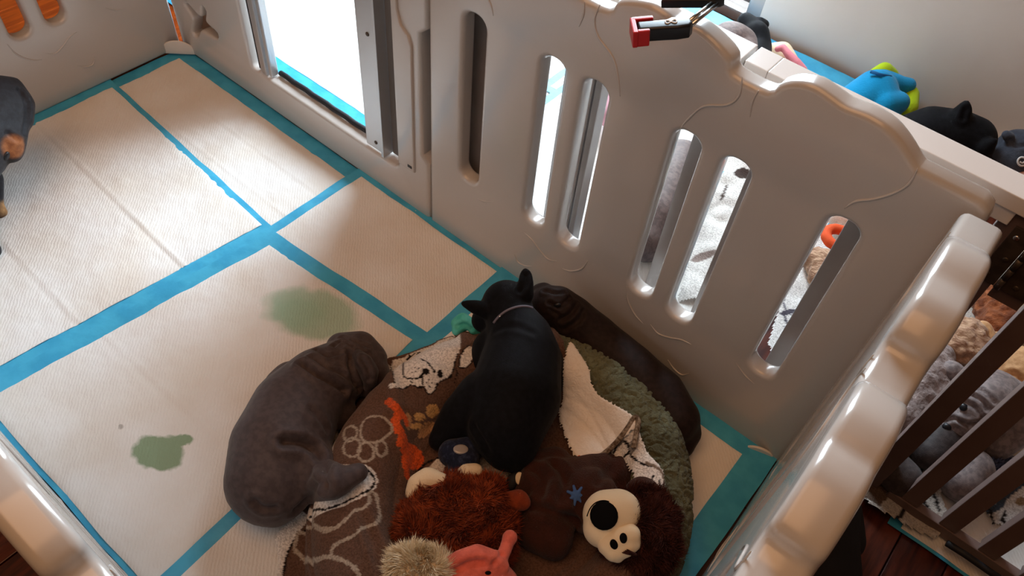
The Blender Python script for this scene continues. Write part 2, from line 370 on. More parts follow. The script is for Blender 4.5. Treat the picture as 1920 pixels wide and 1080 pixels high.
# ------------------------------------------------------------------ bar clamp over the rim
def clamp():
    A = Vector((1.262, -.048, .690)); root = empty('bar_clamp', A, 'black bar clamp with red tip pad and steel bar gripping the pen rim', 'clamp')
    # jaw near: black, along px (1200,62) -> (1285,52)
    p0 = fl(1200, 60, .672); p1 = fl(1284, 52, .680); q1 = fl(1345, 2, .690); q0 = fl(1246, 4, .674)
    rodd = (q1 - p1).normalized()
    for off in (-.0028, .0028):
        n = rodd.cross(Vector((0, 0, 1))).normalized()
        tube('bar', [p1 - rodd * .004 + n * off, q1 + rodd * .004 + n * off], .0026, M['steel'], root, 10)
    def jaw(a, b, nm, k=1.):
        d = (b - a); L = d.length; x = d.normalized(); y = Vector((0, 0, 1)).cross(x).normalized(); z = x.cross(y)
        P = [(-.003, -.008), (L * .55, -.0095), (L * .8, -.0105), (L + .004, -.009), (L + .008, -.003), (L + .006, .006), (L - .002, .0105), (L * .72, .0115), (L * .6, .008), (-.003, .0085)]
        me = plate_me([(p_, q_ * k) for p_, q_ in P], [], .018 * k, .0035 * k); R = Matrix((( x.x, -z.x, y.x, a.x), (x.y, -z.y, y.y, a.y), (x.z, -z.z, y.z, a.z), (0, 0, 0, 1)))
        me.transform(R); j = link(nm, autosmooth(me), M['dark'], root); return j, x, y, z, L
    j, x, y, z, L = jaw(p0, p1, 'jaw')
    mt = Matrix((x, y, z)).transposed()
    obox('red_pad', p0 - x * .007 - z * .0, (.006, .030, .020), mt, M['red'], root, .0015)
    obox('red_pad', p0 + x * .004 + y * .0125, (.024, .006, .020), mt, M['red'], root, .0015)
    obox('red_pad', p0 + x * .002 - y * .0115, (.014, .005, .020), mt, M['red'], root, .0015)
    # pale emblem: looped figure on the jaw, pressed flat on its upper side
    c = p0 + x * (L * .68) + z * .0094
    lp = [c + x * (.0062 * math.sin(t)) + y * (.0052 * math.sin(2 * t) * .6) for t in [2 * math.pi * k / 28 for k in range(28)]]
    e = tube('emblem', lp, .0009, M['white'], j, 6, True)
    jaw(q0, q1, 'jaw', .62)
    return root
clamp()
#SECTION3

# ------------------------------------------------------------------ puppy pads
def fnoise(x, y, s, seed=0.): return noise.noise(Vector((x * s + seed, y * s - seed * .7, seed * 1.3)))
def quad_sheet(name, Q, n, zf, mat, parent, creases=(), inset=None):
    Q = [Vector((a, b, 0)) for a, b in Q]; V = []; F = []
    for j in range(n + 1):
        for i in range(n + 1):
            u, v = i / n, j / n
            p = (Q[0] * (1 - u) + Q[1] * u) * (1 - v) + (Q[3] * (1 - u) + Q[2] * u) * v
            e = .0022
            if i in (0, n) : p = p + (Q[1] - Q[0]).normalized() * e * fnoise(p.x, p.y, 14, 3)
            if j in (0, n) : p = p + (Q[3] - Q[0]).normalized() * e * fnoise(p.x, p.y, 14, 8)
            p.z = zf(p.x, p.y, u, v); V.append(p)
    for j in range(n):
        for i in range(n):
            a = j * (n + 1) + i; F.append((a, a + 1, a + n + 2, a + n + 1))
    return link(name, mesh(name, V, F), mat, parent)
def inset_quad(Q, m):   # margins for edges 0-1, 1-2, 2-3, 3-0
    P = [Vector((a, b)) for a, b in Q]; out = []
    L = []
    for i in range(4):
        a, b = P[i], P[(i + 1) % 4]; d = (b - a).normalized(); nrm = Vector((-d.y, d.x))
        cen = sum(P, Vector((0, 0))) / 4
        if (cen - a).dot(nrm) < 0: nrm = -nrm
        L.append((a + nrm * m[i], d))
    for i in range(4):
        (a, d), (b, e) = L[i - 1], L[i]
        t = ((b - a).x * e.y - (b - a).y * e.x) / (d.x * e.y - d.y * e.x); p = a + d * t; out.append((p.x, p.y))
    return out
def pad(Q, m, z0, label, mat=None, n=110, folds=(), amp=1., lift=None):
    cx = sum(q[0] for q in Q) / 4; cy = sum(q[1] for q in Q) / 4
    root = empty('puppy_pad', (cx, cy, z0), label, 'puppy pad', 'puppy pads')
    def zb(x, y, u, v): 
        z = z0 + .0012 + amp * .0011 * fnoise(x, y, 16, 2) + amp * .0006 * fnoise(x, y, 45, 5)
        return max(z, z0 + .0003)
    q2 = inset_quad(Q, m)
    def zl(x, y, u, v):
        z = z0 + .0030 + amp * (.0012 * fnoise(x, y, 9, 1) + .0009 * abs(fnoise(x, y, 30, 4)) + .0005 * fnoise(x, y, 70, 6)) + zb(x, y, u, v) - z0 - .0012
        for (fu, fv, dpt) in folds:
            if fu is not None: z += dpt * math.exp(-((u - fu) / .006) ** 2) - dpt * .6 * math.exp(-((u - fu - .012) / .008) ** 2)
            if fv is not None: z += dpt * math.exp(-((v - fv) / .006) ** 2) - dpt * .6 * math.exp(-((v - fv - .012) / .008) ** 2)
        e = min(u, 1 - u, v, 1 - v)
        return z - .0016 * max(0, 1 - e / .012)
    quad_sheet('blue_backing', Q, 60, zb, M['padblue'], root)
    quad_sheet('quilted_liner', q2, n, zl, mat or M['pad'], root, folds)
    return root
pad([(-.004, .004), (.628, .004), (.622, -.52), (-.004, -.52)], (.034, .018, .02, .032), .0, 'bright white pad with blue border, against the doorway in the top left corner', folds=((None, .16, .001), (None, .34, .001)))
pad([(-.004, -.188), (.622, -.230), (.567, -.797), (-.004, -.797)], (.012, .026, .008, .030), .0058, 'brightly lit white pad with long creases at the left of the pen', folds=((None, .30, .0016), (None, .66, .0014), (.5, None, .0006)), amp=1.3)
pad([(.612, .004), (1.046, .004), (1.05, -.40), (.612, -.40)], (.016, .022, .02, .022), .0088, 'plain beige-white pad beside the wall between doorway and black puppy')
S1 = fl(585, 597); S2 = fl(300, 856); S3 = fl(345, 832); S4 = fl(236, 812)
mstain = pad_mat('stained_pad', (
    (S1.x, S1.y, .085, .052, math.radians(27), .16, 'a6c4ac', .85),
    (S1.x - .012, S1.y - .012, .045, .035, math.radians(30), .3, '9dc2a8', .6),
    (S2.x, S2.y, .040, .030, math.radians(30), .09, '8fa486', 1.),
    (S3.x, S3.y, .017, .011, math.radians(40), .12, '8fa486', 1.),
    (S4.x, S4.y, .004, .004, 0, .3, 'a8a29a', .8)))
pad([(.628, -.238), (1.030, -.207), (1.068, -.797), (.566, -.797)], (.030, .024, .008, .028), 0.0122, 'white pad with two green stains in the middle of the pen', mat=mstain, folds=((None, .62, .001), (.3, None, .0006)), amp=1.2)
pad([(1.012, .004), (1.612, .004), (1.612, -.40), (1.02, -.40)], (.036, .049, .02, .03), .0150, 'beige pad in the right corner of the pen showing beside the dog bed')
pad([(1.018, -.385), (1.612, -.385), (1.612, -.80), (1.04, -.80)], (.02, .049, .02, .022), .0185, 'pad under the blanket edge at the bottom of the pen', n=60)
ZP = .0215
# pads of the neighbouring pen
pad([(-.5, .70), (.71, .70), (.71, 1.10), (-.5, 1.10)], (.02, .02, .02, .02), .004, 'second sunlit pad outside the doorway beyond the first', n=40)
pad([(-.45, .09), (.78, .09), (.78, .72), (-.45, .72)], (.045, .02, .02, .02), .0, 'sunlit pad outside the doorway with a turquoise edge', n=50)
pad([(.70, .50), (1.45, .50), (1.45, 1.108), (.70, 1.108)], (.02, .02, .06, .02), .006, 'blue-edged pad against the cream wall behind the fence', n=50)
pad([(.74, .10), (1.40, .10), (1.40, .56), (.74, .56)], (.05, .02, .02, .02), .010, 'sunlit pad seen through the wall slots', n=50)
pad([(1.80, .030), (2.5, .030), (2.5, .60), (1.80, .60)], (.006, .02, .02, .02), .003, 'bright pad under the right fence pickets with blue edge', n=50)

# ------------------------------------------------------------------ dog bed
BC = (1.334, -.362); BRo = .288; BRm = .060; BEX = .264 / .288; BEY = .300 / .288
def bed_h(x, y):
    """height of the top of the bed at x, y (no blanket)"""
    r = math.hypot((x - BC[0]) / BEX, (y - BC[1]) / BEY); rc = BRo - BRm; zb = ZP + .002
    if r >= BRo: return zb
    d = (r - rc) / BRm
    if d > 0: return zb + .048 + .052 * math.sqrt(max(0, 1 - d * d))
    inner = zb + .046
    s = max(0, 1 - d * d) if d > -1 else 0
    return max(inner, zb + .048 + .052 * math.sqrt(s))
def sherpa_mat(name, c1, c2, sc=95, amt=.6):
    N = NT(name); b = N.b; b.inputs['Roughness'].default_value = .95; b.inputs['Specular IOR Level'].default_value = .1; b.inputs['Sheen Weight'].default_value = .12
    geo = N.n('ShaderNodeNewGeometry'); nz = N.n('ShaderNodeTexNoise'); nz.inputs['Scale'].default_value = sc; nz.inputs['Detail'].default_value = 3; nz.inputs['Distortion'].default_value = 1.2
    N.l(geo.outputs['Position'], nz.inputs['Vector'])
    n2 = N.n('ShaderNodeTexNoise'); n2.inputs['Scale'].default_value = 9; N.l(geo.outputs['Position'], n2.inputs['Vector'])
    ad = N.n('ShaderNodeMath', operation='MULTIPLY_ADD'); N.l(nz.outputs[0], ad.inputs[0]); ad.inputs[1].default_value = .4; N.l(n2.outputs[0], ad.inputs[2])
    mr = N.n('ShaderNodeMapRange'); mr.inputs[1].default_value = .5; mr.inputs[2].default_value = .9; N.l(ad.outputs[0], mr.inputs[0])
    mx = N.n('ShaderNodeMix', data_type='RGBA'); mx.inputs[6].default_value = (*srgb(c1), 1); mx.inputs[7].default_value = (*srgb(c2), 1)
    N.l(mr.outputs[0], mx.inputs[0]); N.l(mx.outputs[2], b.inputs['Base Color'])
    bp = N.n('ShaderNodeBump'); bp.inputs['Strength'].default_value = amt; bp.inputs['Distance'].default_value = .004
    N.l(nz.outputs[0], bp.inputs['Height']); N.l(bp.outputs[0], b.inputs['Normal']); return N.m
M['green'] = sherpa_mat('olive_sherpa', '7b8068', '4f4e3a', 150, 1.)
M['cream'] = sherpa_mat('cream_sherpa', 'faf3ea', 'e9dccd', 160, .5)
bedroot = empty('dog_bed', (BC[0], BC[1], ZP), 'round olive green sherpa dog bed with thick bolster rim', 'dog bed')
def curl(p, s=1.):
    q = Vector((p.x * 80 * s, p.y * 80 * s, p.z * 80 * s)); q = q + noise.noise_vector(q * .6) * 1.2
    return 1 - min(1, abs(noise.noise(q)) * 3.6)
V = []; F = []; NU, NV = 900, 110
for i in range(NU):
    a = 2 * math.pi * i / NU; ca, sa = math.cos(a), math.sin(a); rc = BRo - BRm
    wob = 1 + .015 * math.sin(3 * a + 1) + .01 * math.sin(7 * a)
    for j in range(NV):
        b = math.radians(-72) + math.radians(290) * j / (NV - 1)
        nr, nz_ = math.cos(b), math.sin(b)
        p = Vector((BC[0] + BEX * ca * (rc + BRm * wob * nr), BC[1] + BEY * sa * (rc + BRm * wob * nr), ZP + .050 + .052 * nz_))
        vis = (math.cos(a - math.radians(25)) > -.3)
        d = -.0055 * curl(p) if vis else 0
        V.append(p + Vector((ca * nr, sa * nr, nz_)) * d)
for i in range(NU):
    for j in range(NV - 1):
        V_ = ((i) * NV + j, ((i + 1) % NU) * NV + j, ((i + 1) % NU) * NV + j + 1, i * NV + j + 1); F.append(V_)
link('bolster', mesh('bolster', V, F), M['green'], bedroot)
V = []; F = []; 
for i in range(12):
    for k in range(48):
        a = 2 * math.pi * k / 48; r = (BRo - BRm) * (i + .001) / 11
        V.append((BC[0] + BEX * r * math.cos(a), BC[1] + BEY * r * math.sin(a), ZP + .047 + .002 * fnoise(r * math.cos(a), r * math.sin(a), 20)))
for i in range(11):
    for k in range(48): F.append((i * 48 + k, i * 48 + (k + 1) % 48, (i + 1) * 48 + (k + 1) % 48, (i + 1) * 48 + k))
link('cushion', mesh('cushion', V, F), M['green'], bedroot)
link('bed_base', disc_me((BC[0], BC[1], ZP + .003), (0, 0, 1), BRo - .03, .003, 60), M['blackcloth'], bedroot)

# ------------------------------------------------------------------ printed blanket
def smoothbed(x, y, r=.018):
    return max(bed_h(x, y), .25 * (bed_h(x + r, y) + bed_h(x - r, y) + bed_h(x, y + r) + bed_h(x, y - r)))
def blanket_h(x, y):
    h = smoothbed(x, y) + .005
    n1 = fnoise(x + .3 * y, y, 7, 11); n2 = fnoise(x * 1.0 - y * .4, y * .6 + x * .5, 16, 4)
    f = .010 * (n1 + .3) + .0050 * (1 - abs(n2) * 2.4) + .0012 * fnoise(x, y, 60, 9)
    # a couple of long folds across the lower left
    for (ax, ay, bx, by, wd, hh) in FOLDS:
        d = Vector((bx - ax, by - ay)); L = d.length; d /= L; q = Vector((x - ax, y - ay)); t = q.dot(d); s = abs(q.x * d.y - q.y * d.x)
        if -.03 < t < L + .03: f += hh * math.exp(-(s / wd) ** 2) * min(1, (t + .03) / .05, (L + .03 - t) / .05)
    return h + max(0.0005, f)
def foldpx(a, b, wd, hh):
    p, q = fl(*a, .08), fl(*b, .08); return (p.x, p.y, q.x, q.y, wd, hh)
FOLDS = [foldpx((735, 735), (765, 905), .010, .010), foldpx((700, 990), (740, 1080), .008, .010), foldpx((672, 1000), (700, 1090), .007, .008),
         foldpx((730, 700), (850, 745), .012, .006), foldpx((858, 640), (905, 690), .008, .014), foldpx((715, 690), (745, 760), .008, .007)]
def onto(px, py, hf, z=.08):
    for _ in range(5):
        p = fl(px, py, z); z = hf(p.x, p.y)
    return p.x, p.y
def inpoly(X, Y, P):
    inside = np.zeros(X.shape, bool); n = len(P)
    for i in range(n):
        x0, y0 = P[i]; x1, y1 = P[(i + 1) % n]
        if y0 == y1: continue
        c = ((y0 > Y) != (y1 > Y)) & (X < (x1 - x0) * (Y - y0) / (y1 - y0) + x0); inside ^= c
    return inside
def dline(X, Y, P, closed=False):
    D = np.full(X.shape, 1e9); n = len(P)
    for i in range(n if closed else n - 1):
        x0, y0 = P[i]; x1, y1 = P[(i + 1) % n]; dx, dy = x1 - x0, y1 - y0; L = dx * dx + dy * dy + 1e-12
        t = np.clip(((X - x0) * dx + (Y - y0) * dy) / L, 0, 1); D = np.minimum(D, np.hypot(X - x0 - t * dx, Y - y0 - t * dy))
    return D
def cloth(name, outline, hf, res, mat, parent, paint=None, under=None, jag=.0015):
    """heightfield cloth over an outline polygon given in world XY; welded underside"""
    P = np.array(outline); x0, y0 = P.min(0) - res; x1, y1 = P.max(0) + res
    xs = np.arange(x0, x1, res); ys = np.arange(y0, y1, res); X, Y = np.meshgrid(xs, ys)
    J = np.sin(X * 900) * np.cos(Y * 800) * jag
    ins = inpoly(X + J, Y + J, outline)
    cell = ins[:-1, :-1] & ins[1:, :-1] & ins[:-1, 1:] & ins[1:, 1:]
    used = np.zeros_like(ins); used[:-1, :-1] |= cell; used[1:, :-1] |= cell; used[:-1, 1:] |= cell; used[1:, 1:] |= cell
    idx = -np.ones(ins.shape, int); idx[used] = np.arange(used.sum())
    ux, uy = X[used], Y[used]
    Z = np.array([hf(a, b) for a, b in zip(ux, uy)])
    # soft rounded rim
    D = dline(ux, uy, outline, True); Z = Z - .004 * np.clip(1 - D / .005, 0, 1) ** 2
    V = np.stack([ux, uy, Z], 1)
    jj, ii = np.nonzero(cell)
    F = np.stack([idx[jj, ii], idx[jj, ii + 1], idx[jj + 1, ii + 1], idx[jj + 1, ii]], 1)
    me = bpy.data.meshes.new(name); me.from_pydata(V.tolist(), [], F.tolist()); me.update()
    if paint is not None:
        c = paint(ux, uy); ca = me.color_attributes.new('Col', 'FLOAT_COLOR', 'POINT')
        ca.data.foreach_set('color', np.concatenate([c, np.ones((len(c), 1))], 1).ravel())
    return link(name, me, mat, parent)
BROWN = srgb('6b4f41'); CREAM = srgb('f6efe8'); BLK = srgb('1c1817'); ORG = srgb('e8602c'); TAN = srgb('d9a86a'); TAN2 = srgb('b98a60'); OFF = srgb('b7a898'); GREY = srgb('8e8780')
def W(pts, hf): return [onto(a, b, hf) for a, b in pts]
def painter(hf, feats, base):
    F_list = [(k_, W(p, hf), c, wd) for (k_, p, c, wd) in feats]
    def paint(X, Y):
        C = np.tile(np.array(base), (len(X), 1))
        jx = np.array([fnoise(a, b, 260, 1) for a, b in zip(X, Y)]) * .0011
        for (k_, P, c, wd) in F_list:
            P_ = P
            if k_ in ('fill', 'ring', 'line') and len(P) > 3 and wd >= 0:
                sm = smoothline([(a, b, 0) for a, b in P], 4, k_ != 'line'); P_ = [(q.x, q.y) for q in sm]
            if k_ == 'fill': m = inpoly(X + jx, Y + jx, P_)
            elif k_ == 'poly': m = inpoly(X + jx, Y + jx, P)
            else: m = (dline(X, Y, P_, k_ == 'ring') + jx) < abs(wd) / 2
            C[m] = c
        return C
    return paint
def oval(cx, cy, rx, ry, ang=0, n=10):
    a0 = math.radians(ang); return [(cx + rx * math.cos(t) * math.cos(a0) - ry * math.sin(t) * math.sin(a0), cy + rx * math.cos(t) * math.sin(a0) + ry * math.sin(t) * math.cos(a0)) for t in [2 * math.pi * k_ / n for k_ in range(n)]]
B = blanket_h
dogw = [(736,675),(755,671),(770,663),(792,654),(811,647),(825,638),(847,631),(861,636),(864,654),(853,679),(847,702),(833,713),(821,720),(815,734),(804,739),(796,724),(783,727),(771,721),(756,729),(743,728),(739,715),(733,690)]
feats = [
 ('poly', dogw, CREAM, 0),
 ('line', [(733,690),(739,715),(743,728),(756,729),(771,721),(783,727),(794,724)], BLK, -.0022),
 ('line', [(778,663),(762,682),(756,696),(758,707),(772,710),(790,706),(794,692)], BLK, .0024),
 ('line', [(768,711),(775,721),(783,727),(792,726)], BLK, .002), 
 ('line', [(792,706),(793,722),(800,736),(806,739),(815,733),(821,720),(833,713),(847,702),(853,679),(858,664)], BLK, .0024),
 ('line', [(789,674),(803,681),(814,696)], BLK, .0028), ('fill', oval(799,696,7,6), BLK, 0), ('fill', oval(825,700,5,8,-10), BLK, 0),
 ('fill', oval(786,664,6,4,-25), BLK, 0), ('line', [(762,674),(768,667)], BLK, .002)]
for a, b in ((778,689),(785,690),(773,697),(780,697),(805,711),(800,718),(809,718),(805,725)): feats.append(('fill', oval(a, b, 1.6, 1.6), BLK, 0))
feats += [
 ('poly', [(864,671),(871,655),(880,647),(892,664),(884,676),(874,688),(863,688)], CREAM, 0),
 ('line', [(861,690),(863,668),(872,653),(882,645)], BLK, .0026), ('line', [(863,690),(876,688),(886,676),(893,665)], BLK, .0026),
 ('line', [(851,680),(858,700),(852,720)], BLK, .002),
 ('fill', oval(727,690,5,7), CREAM, 0), ('fill', oval(735,723,7,5,-20), CREAM, 0),
 # tan paw
 ('fill', oval(787,783,11,9,30), TAN, 0), ('fill', oval(811,772,12,14,-10), TAN, 0), ('fill', oval(833,778,8,9), TAN2, 0), ('fill', oval(779,801,12,6,5), TAN, 0), ('fill', oval(806,803,22,8,-22), TAN2, 0), ('fill', oval(793,815,10,6,-30), TAN2, 0), ('fill', oval(765,790,7,16,-5), TAN2, 0),
 # orange lettering running down the fold
 ('line', [(728,752),(738,760),(746,766)], ORG, .011), ('line', [(750,775),(741,788),(745,802),(753,812),(756,826)], ORG, .013), ('line', [(750,778),(760,783),(762,796)], ORG, .006),
 ('line', [(750,832),(757,838),(759,850)], ORG, .010), ('line', [(762,850),(774,846),(784,856),(780,866),(768,868)], ORG, .016), ('line', [(757,860),(762,878),(764,894)], ORG, .008),
 # white outlined paw
 ('ring', [(678,797),(689,783),(711,780),(730,792),(735,808),(722,820),(706,829),(683,827),(676,813)], OFF, .0036),
 ('ring', oval(657,813,12,15,25), OFF, .0036), ('ring', oval(660,839,16,18,15), OFF, .0036), ('ring', oval(686,848,15,18,5), OFF, .0036), ('ring', oval(715,841,10,15,-5), OFF, .0036),
 # white leg print with black contour beside the grey puppy
 ('poly', [(629,806),(640,806),(640,812),(624,845),(619,862),(632,872),(660,872),(686,870),(703,884),(709,900),(706,914),(694,926),(672,936),(648,948),(610,960),(590,970),(572,982),(560,1000),(548,1022),(534,1050),(528,1085),(505,1085),(505,1000),(530,985),(560,955),(600,940),(640,900),(600,880),(604,850)], CREAM, 0),
 ('line', [(636,810),(620,840),(613,862),(622,880)], BLK, .0024),
 ('line', [(676,876),(692,884),(702,898),(700,910),(686,922),(650,940),(610,955),(583,968),(574,978),(560,1000),(545,1025),(536,1050),(530,1090)], BLK, .0028),
 # bones
 ('line', [(590,966),(586,980),(596,990),(622,990),(640,982),(664,958),(685,950),(694,936),(690,928),(697,922),(706,930),(708,945),(712,966),(706,980),(686,988),(668,1000),(650,1010),(635,1018),(624,1026),(622,1040)], OFF, .0044),
 ('line', [(556,1008),(562,998),(583,991),(608,996),(630,988),(644,978)], OFF, .0050), ('line', [(556,1008),(552,1030),(562,1040),(570,1050),(592,1050),(610,1044),(640,1050),(662,1062),(676,1085)], OFF, .0056),
 # cream patches round the rust plush
 ('poly', [(838,852),(815,864),(800,880),(785,890),(772,912),(768,940),(800,930),(835,905),(832,880),(840,860)], CREAM, 0), ('line', [(829,856),(800,868),(784,884),(776,895)], BLK, .0026),
 ('poly', [(893,853),(932,857),(950,880),(964,882),(951,902),(920,900),(890,885)], CREAM, 0),
 ('fill', oval(750,982,7,5,-30), CREAM, 0), ('fill', oval(745,993,5,4,30), CREAM, 0),
 ('fill', oval(1018,795,10,8,-30), OFF, 0), ('fill', oval(1008,818,8,10), OFF, 0), ('fill', oval(996,838,8,6), OFF, 0),
]
blroot = empty('printed_blanket', (1.2, -.42, ZP), 'brown fleece blanket printed with dogs, paws, bones and orange letters, over the dog bed', 'blanket')
outl = W([(905,618),(880,632),(861,632),(847,627),(824,634),(808,643),(790,649),(769,658),(750,664),(728,668),(710,682),(694,710),(664,760),(630,795),(600,830),(600,900),(560,955),(530,985),(513,1005),(520,1040),(519,1075),(512,1110)], B)
o2 = [(x, y) for x, y in [(1.235, -.66), (1.40, -.64), (1.50, -.52)]]
outl = outl + o2 + W([(1200,1075),(1190,1000),(1150,860),(1100,800),(1065,720),(1060,640),(1000,600),(940,600)], B)
M['fleece'] = bumpmat('printed_fleece', 'ffffff', rough=.95, scale=420, bump=.8, dist=.003, col2='8e8680', cscale=330, attr=True, contrast=(.42, .62), spec=.1, sheen=.1, mixf=.45)
cloth('fleece_sheet', outl, B, .0019, M['fleece'], blroot, painter(B, feats, BROWN))

# folded back corner showing the cream underside
def flap_h(x, y):
    return smoothbed(x, y, .02) + .026 + .006 * fnoise(x, y, 14, 21) + .004 * fnoise(x, y, 30, 2)
flap = [(1069,638),(1085,655),(1106,690),(1110,715),(1125,742),(1160,760),(1190,778),(1196,795),(1182,810),(1140,845),(1100,868),(1085,868),(1075,850),(1068,838),(1052,800),(1047,770),(1055,745),(1053,700),(1058,665)]
fw = [(q.x, q.y) for q in smoothline([(a, b, 0) for a, b in W(flap, flap_h)], 4, True)]
cf = cloth('folded_corner', fw, flap_h, .0016, M['cream'], blroot, jag=.0018); cf['label'] = 'cream sherpa underside folded over the bed rim'
M['fleecebrown'] = bumpmat('brown_hem', '5d4a3b', rough=.95, scale=300, bump=.6, dist=.003, col2='9a8a78', cscale=220, spec=.1)
hem = [Vector((a, b, flap_h(a, b) - .001)) for a, b in W([(1100,868),(1122,858),(1150,835),(1175,805),(1190,782),(1197,790),(1193,815),(1188,840)], flap_h)]
tube('hem', smoothline(hem, 5), .0042, M['fleecebrown'], blroot, 8)
orp = [Vector((a, b, flap_h(a, b) + .001)) for a, b in W([(1082,860),(1092,866),(1106,862)], flap_h)]
tube('hem_print', smoothline(orp, 5), .0062, bumpmat('orange_fleece', 'e8602c', rough=.9, scale=300, bump=.5), blroot, 8)
# printed corner lying on the right of the bed
def corn_h(x, y): return smoothbed(x, y, .02) + .018 + .005 * fnoise(x, y, 18, 31) + .003 * fnoise(x, y, 40, 3)
corner = [(1145,850),(1150,825),(1175,812),(1195,800),(1215,845),(1238,870),(1248,895),(1246,930),(1238,960),(1228,975),(1215,950),(1190,925),(1185,890),(1170,870)]
cfeats = [('line', [(1150,850),(1160,832),(1172,830),(1180,845),(1170,858)], BLK, .0035), ('fill', oval(1160,830,7,9,20), GREY, 0), ('line', [(1180,850),(1192,862),(1205,870),(1222,874)], BLK, .0030), ('fill', oval(1186,838,6,14,10), GREY, 0),
          ('line', [(1224,893),(1218,915),(1214,932)], BLK, .0032), ('line', [(1236,900),(1240,920),(1235,940)], BLK, .0022), ('line', [(1200,934),(1212,930),(1222,935)], BLK, .0024),
          ('line', [(1212,868),(1236,880),(1246,900),(1244,945),(1230,968)], srgb('8d7a6a'), .0045)]
cw = [(q.x, q.y) for q in smoothline([(a, b, 0) for a, b in W(corner, corn_h)], 3, True)]
cc = cloth('printed_corner', cw, corn_h, .0016, M['fleece'], blroot, painter(corn_h, cfeats, CREAM), jag=.0015)
#SECTION4

# ------------------------------------------------------------------ soft bodies: one continuous skin grown round limbs
from mathutils.bvhtree import BVHTree
_ico = {}
def ico(sub):
    if sub not in _ico:
        bm = bmesh.new(); bmesh.ops.create_icosphere(bm, subdivisions=sub, radius=1)
        _ico[sub] = (np.array([v.co[:] for v in bm.verts]), np.array([[v.index for v in f.verts] for f in bm.faces])); bm.free()
    return _ico[sub]
def C3(c): return Vector(fl(c[0], c[1], c[2]))
def skin_me(chains, voxel=.0035, smooth=8, extra=()):
    """chains: lists of (Vector, r [,squash dir, squash]) joined by tapered capsules and remeshed into one skin"""
    V = []; F = []; off = 0
    for ch in chains:
        pts = []
        for i in range(len(ch) - 1):
            (a, ra), (b, rb) = ch[i][:2], ch[i + 1][:2]; L = (b - a).length; n = max(1, int(L / (min(ra, rb) * .2)) + 1)
            for k_ in range(n): t = k_ / n; pts.append((a.lerp(b, t), ra + (rb - ra) * t))
        pts.append(ch[-1][:2])
        for p, r in pts:
            sv, sf = ico(3 if r > .024 else 2)
            V.append(sv * r + np.array(p[:])); F.append(sf + off); off += len(sv)
    for me in extra:
        v = np.array([q.co[:] for q in me.vertices]); 
        bm = bmesh.new(); bm.from_mesh(me); bmesh.ops.triangulate(bm, faces=bm.faces); f = np.array([[q.index for q in ff.verts] for ff in bm.faces]); bm.free()
        V.append(v); F.append(f + off); off += len(v)
    me = bpy.data.meshes.new('s'); me.from_pydata(np.concatenate(V).tolist(), [], np.concatenate(F).tolist())
    o = bpy.data.objects.new('s', me); COL.objects.link(o)
    m = o.modifiers.new('r', 'REMESH'); m.mode = 'VOXEL'; m.voxel_size = voxel
    if smooth: s = o.modifiers.new('s', 'SMOOTH'); s.factor = .5; s.iterations = smooth
    bpy.context.view_layer.update()
    out = bpy.data.meshes.new_from_object(o.evaluated_get(bpy.context.evaluated_depsgraph_get())); bpy.data.objects.remove(o); bpy.data.meshes.remove(me)
    return out
def ell_me(c, rx, ry, rz, rotz=0, tilt=0, sub=3):
    sv, sf = ico(sub); me = mesh('e', sv.tolist(), sf.tolist())
    me.transform(Matrix.Translation(Vector(c)) @ Matrix.Rotation(rotz, 4, 'Z') @ Matrix.Rotation(tilt, 4, 'X') @ Matrix.Diagonal((rx, ry, rz, 1))); return me
def bvh(me): return BVHTree.FromPolygons([v.co[:] for v in me.vertices], [p.vertices[:] for p in me.polygons])
def hit(bv, px, py):
    d = (F_ + R_ * ((px - 960) / FPX) - U_ * ((py - 540) / FPX)).normalized(); h = bv.ray_cast(CAM, d)
    return (h[0], h[1]) if h[0] is not None else (None, None)
def getv(me): a = np.empty(len(me.vertices) * 3); me.vertices.foreach_get('co', a); return a.reshape(-1, 3)
def setv(me, a): me.vertices.foreach_set('co', a.ravel()); me.update()
def d3(P, L):
    D = np.full(len(P), 1e9)
    for a, b in zip(L[:-1], L[1:]):
        a = np.array(a[:]); b = np.array(b[:]); d = b - a; t = np.clip(((P - a) @ d) / (d @ d + 1e-12), 0, 1)
        D = np.minimum(D, np.linalg.norm(P - a - t[:, None] * d, axis=1))
    return D
def carve(me, creases, nsc=0, namp=0):
    """creases: (list of px, width, depth) pressed into the skin; neighbours swell a little"""
    bv = bvh(me); P = getv(me); N_ = np.array([v.normal[:] for v in me.vertices]); D = np.zeros(len(P))
    for pts, wd, dp in creases:
        L = [hit(bv, *q)[0] for q in pts]; L = [q for q in L if q is not None]
        if len(L) < 2: continue
        L = smoothline(L, 4); d = d3(P, L); D += -dp * np.exp(-(d / wd) ** 2) + dp * .55 * np.exp(-((d - 2.1 * wd) / (wd * 1.1)) ** 2)
    if namp: D += namp * np.array([noise.noise(Vector(p) * nsc) for p in P])
    setv(me, P + N_ * D[:, None]); return me
def colorize(me, fn):
    P = getv(me); c = fn(P); ca = me.color_attributes.new('Col', 'FLOAT_COLOR', 'POINT')
    ca.data.foreach_set('color', np.concatenate([c, np.ones((len(c), 1))], 1).ravel()); return me
def spots(base, lst):
    def fn(P):
        C = np.tile(np.array(srgb(base)), (len(P), 1))
        for (c, r, col) in lst:
            d = np.linalg.norm(P - np.array(Vector(c)[:]), axis=1); t = np.clip((r - d) / (r * .35) + .5, 0, 1)[:, None]; C = C * (1 - t) + np.array(srgb(col)) * t
        return C
    return fn
def furmat(name, col, col2, attr=False, rough=.6, sheen=.08, scale=700, spec=.3): return bumpmat(name, col, rough=rough, scale=scale, bump=.35, dist=.0012, col2=col2, cscale=120, attr=attr, sheen=sheen, spec=spec)
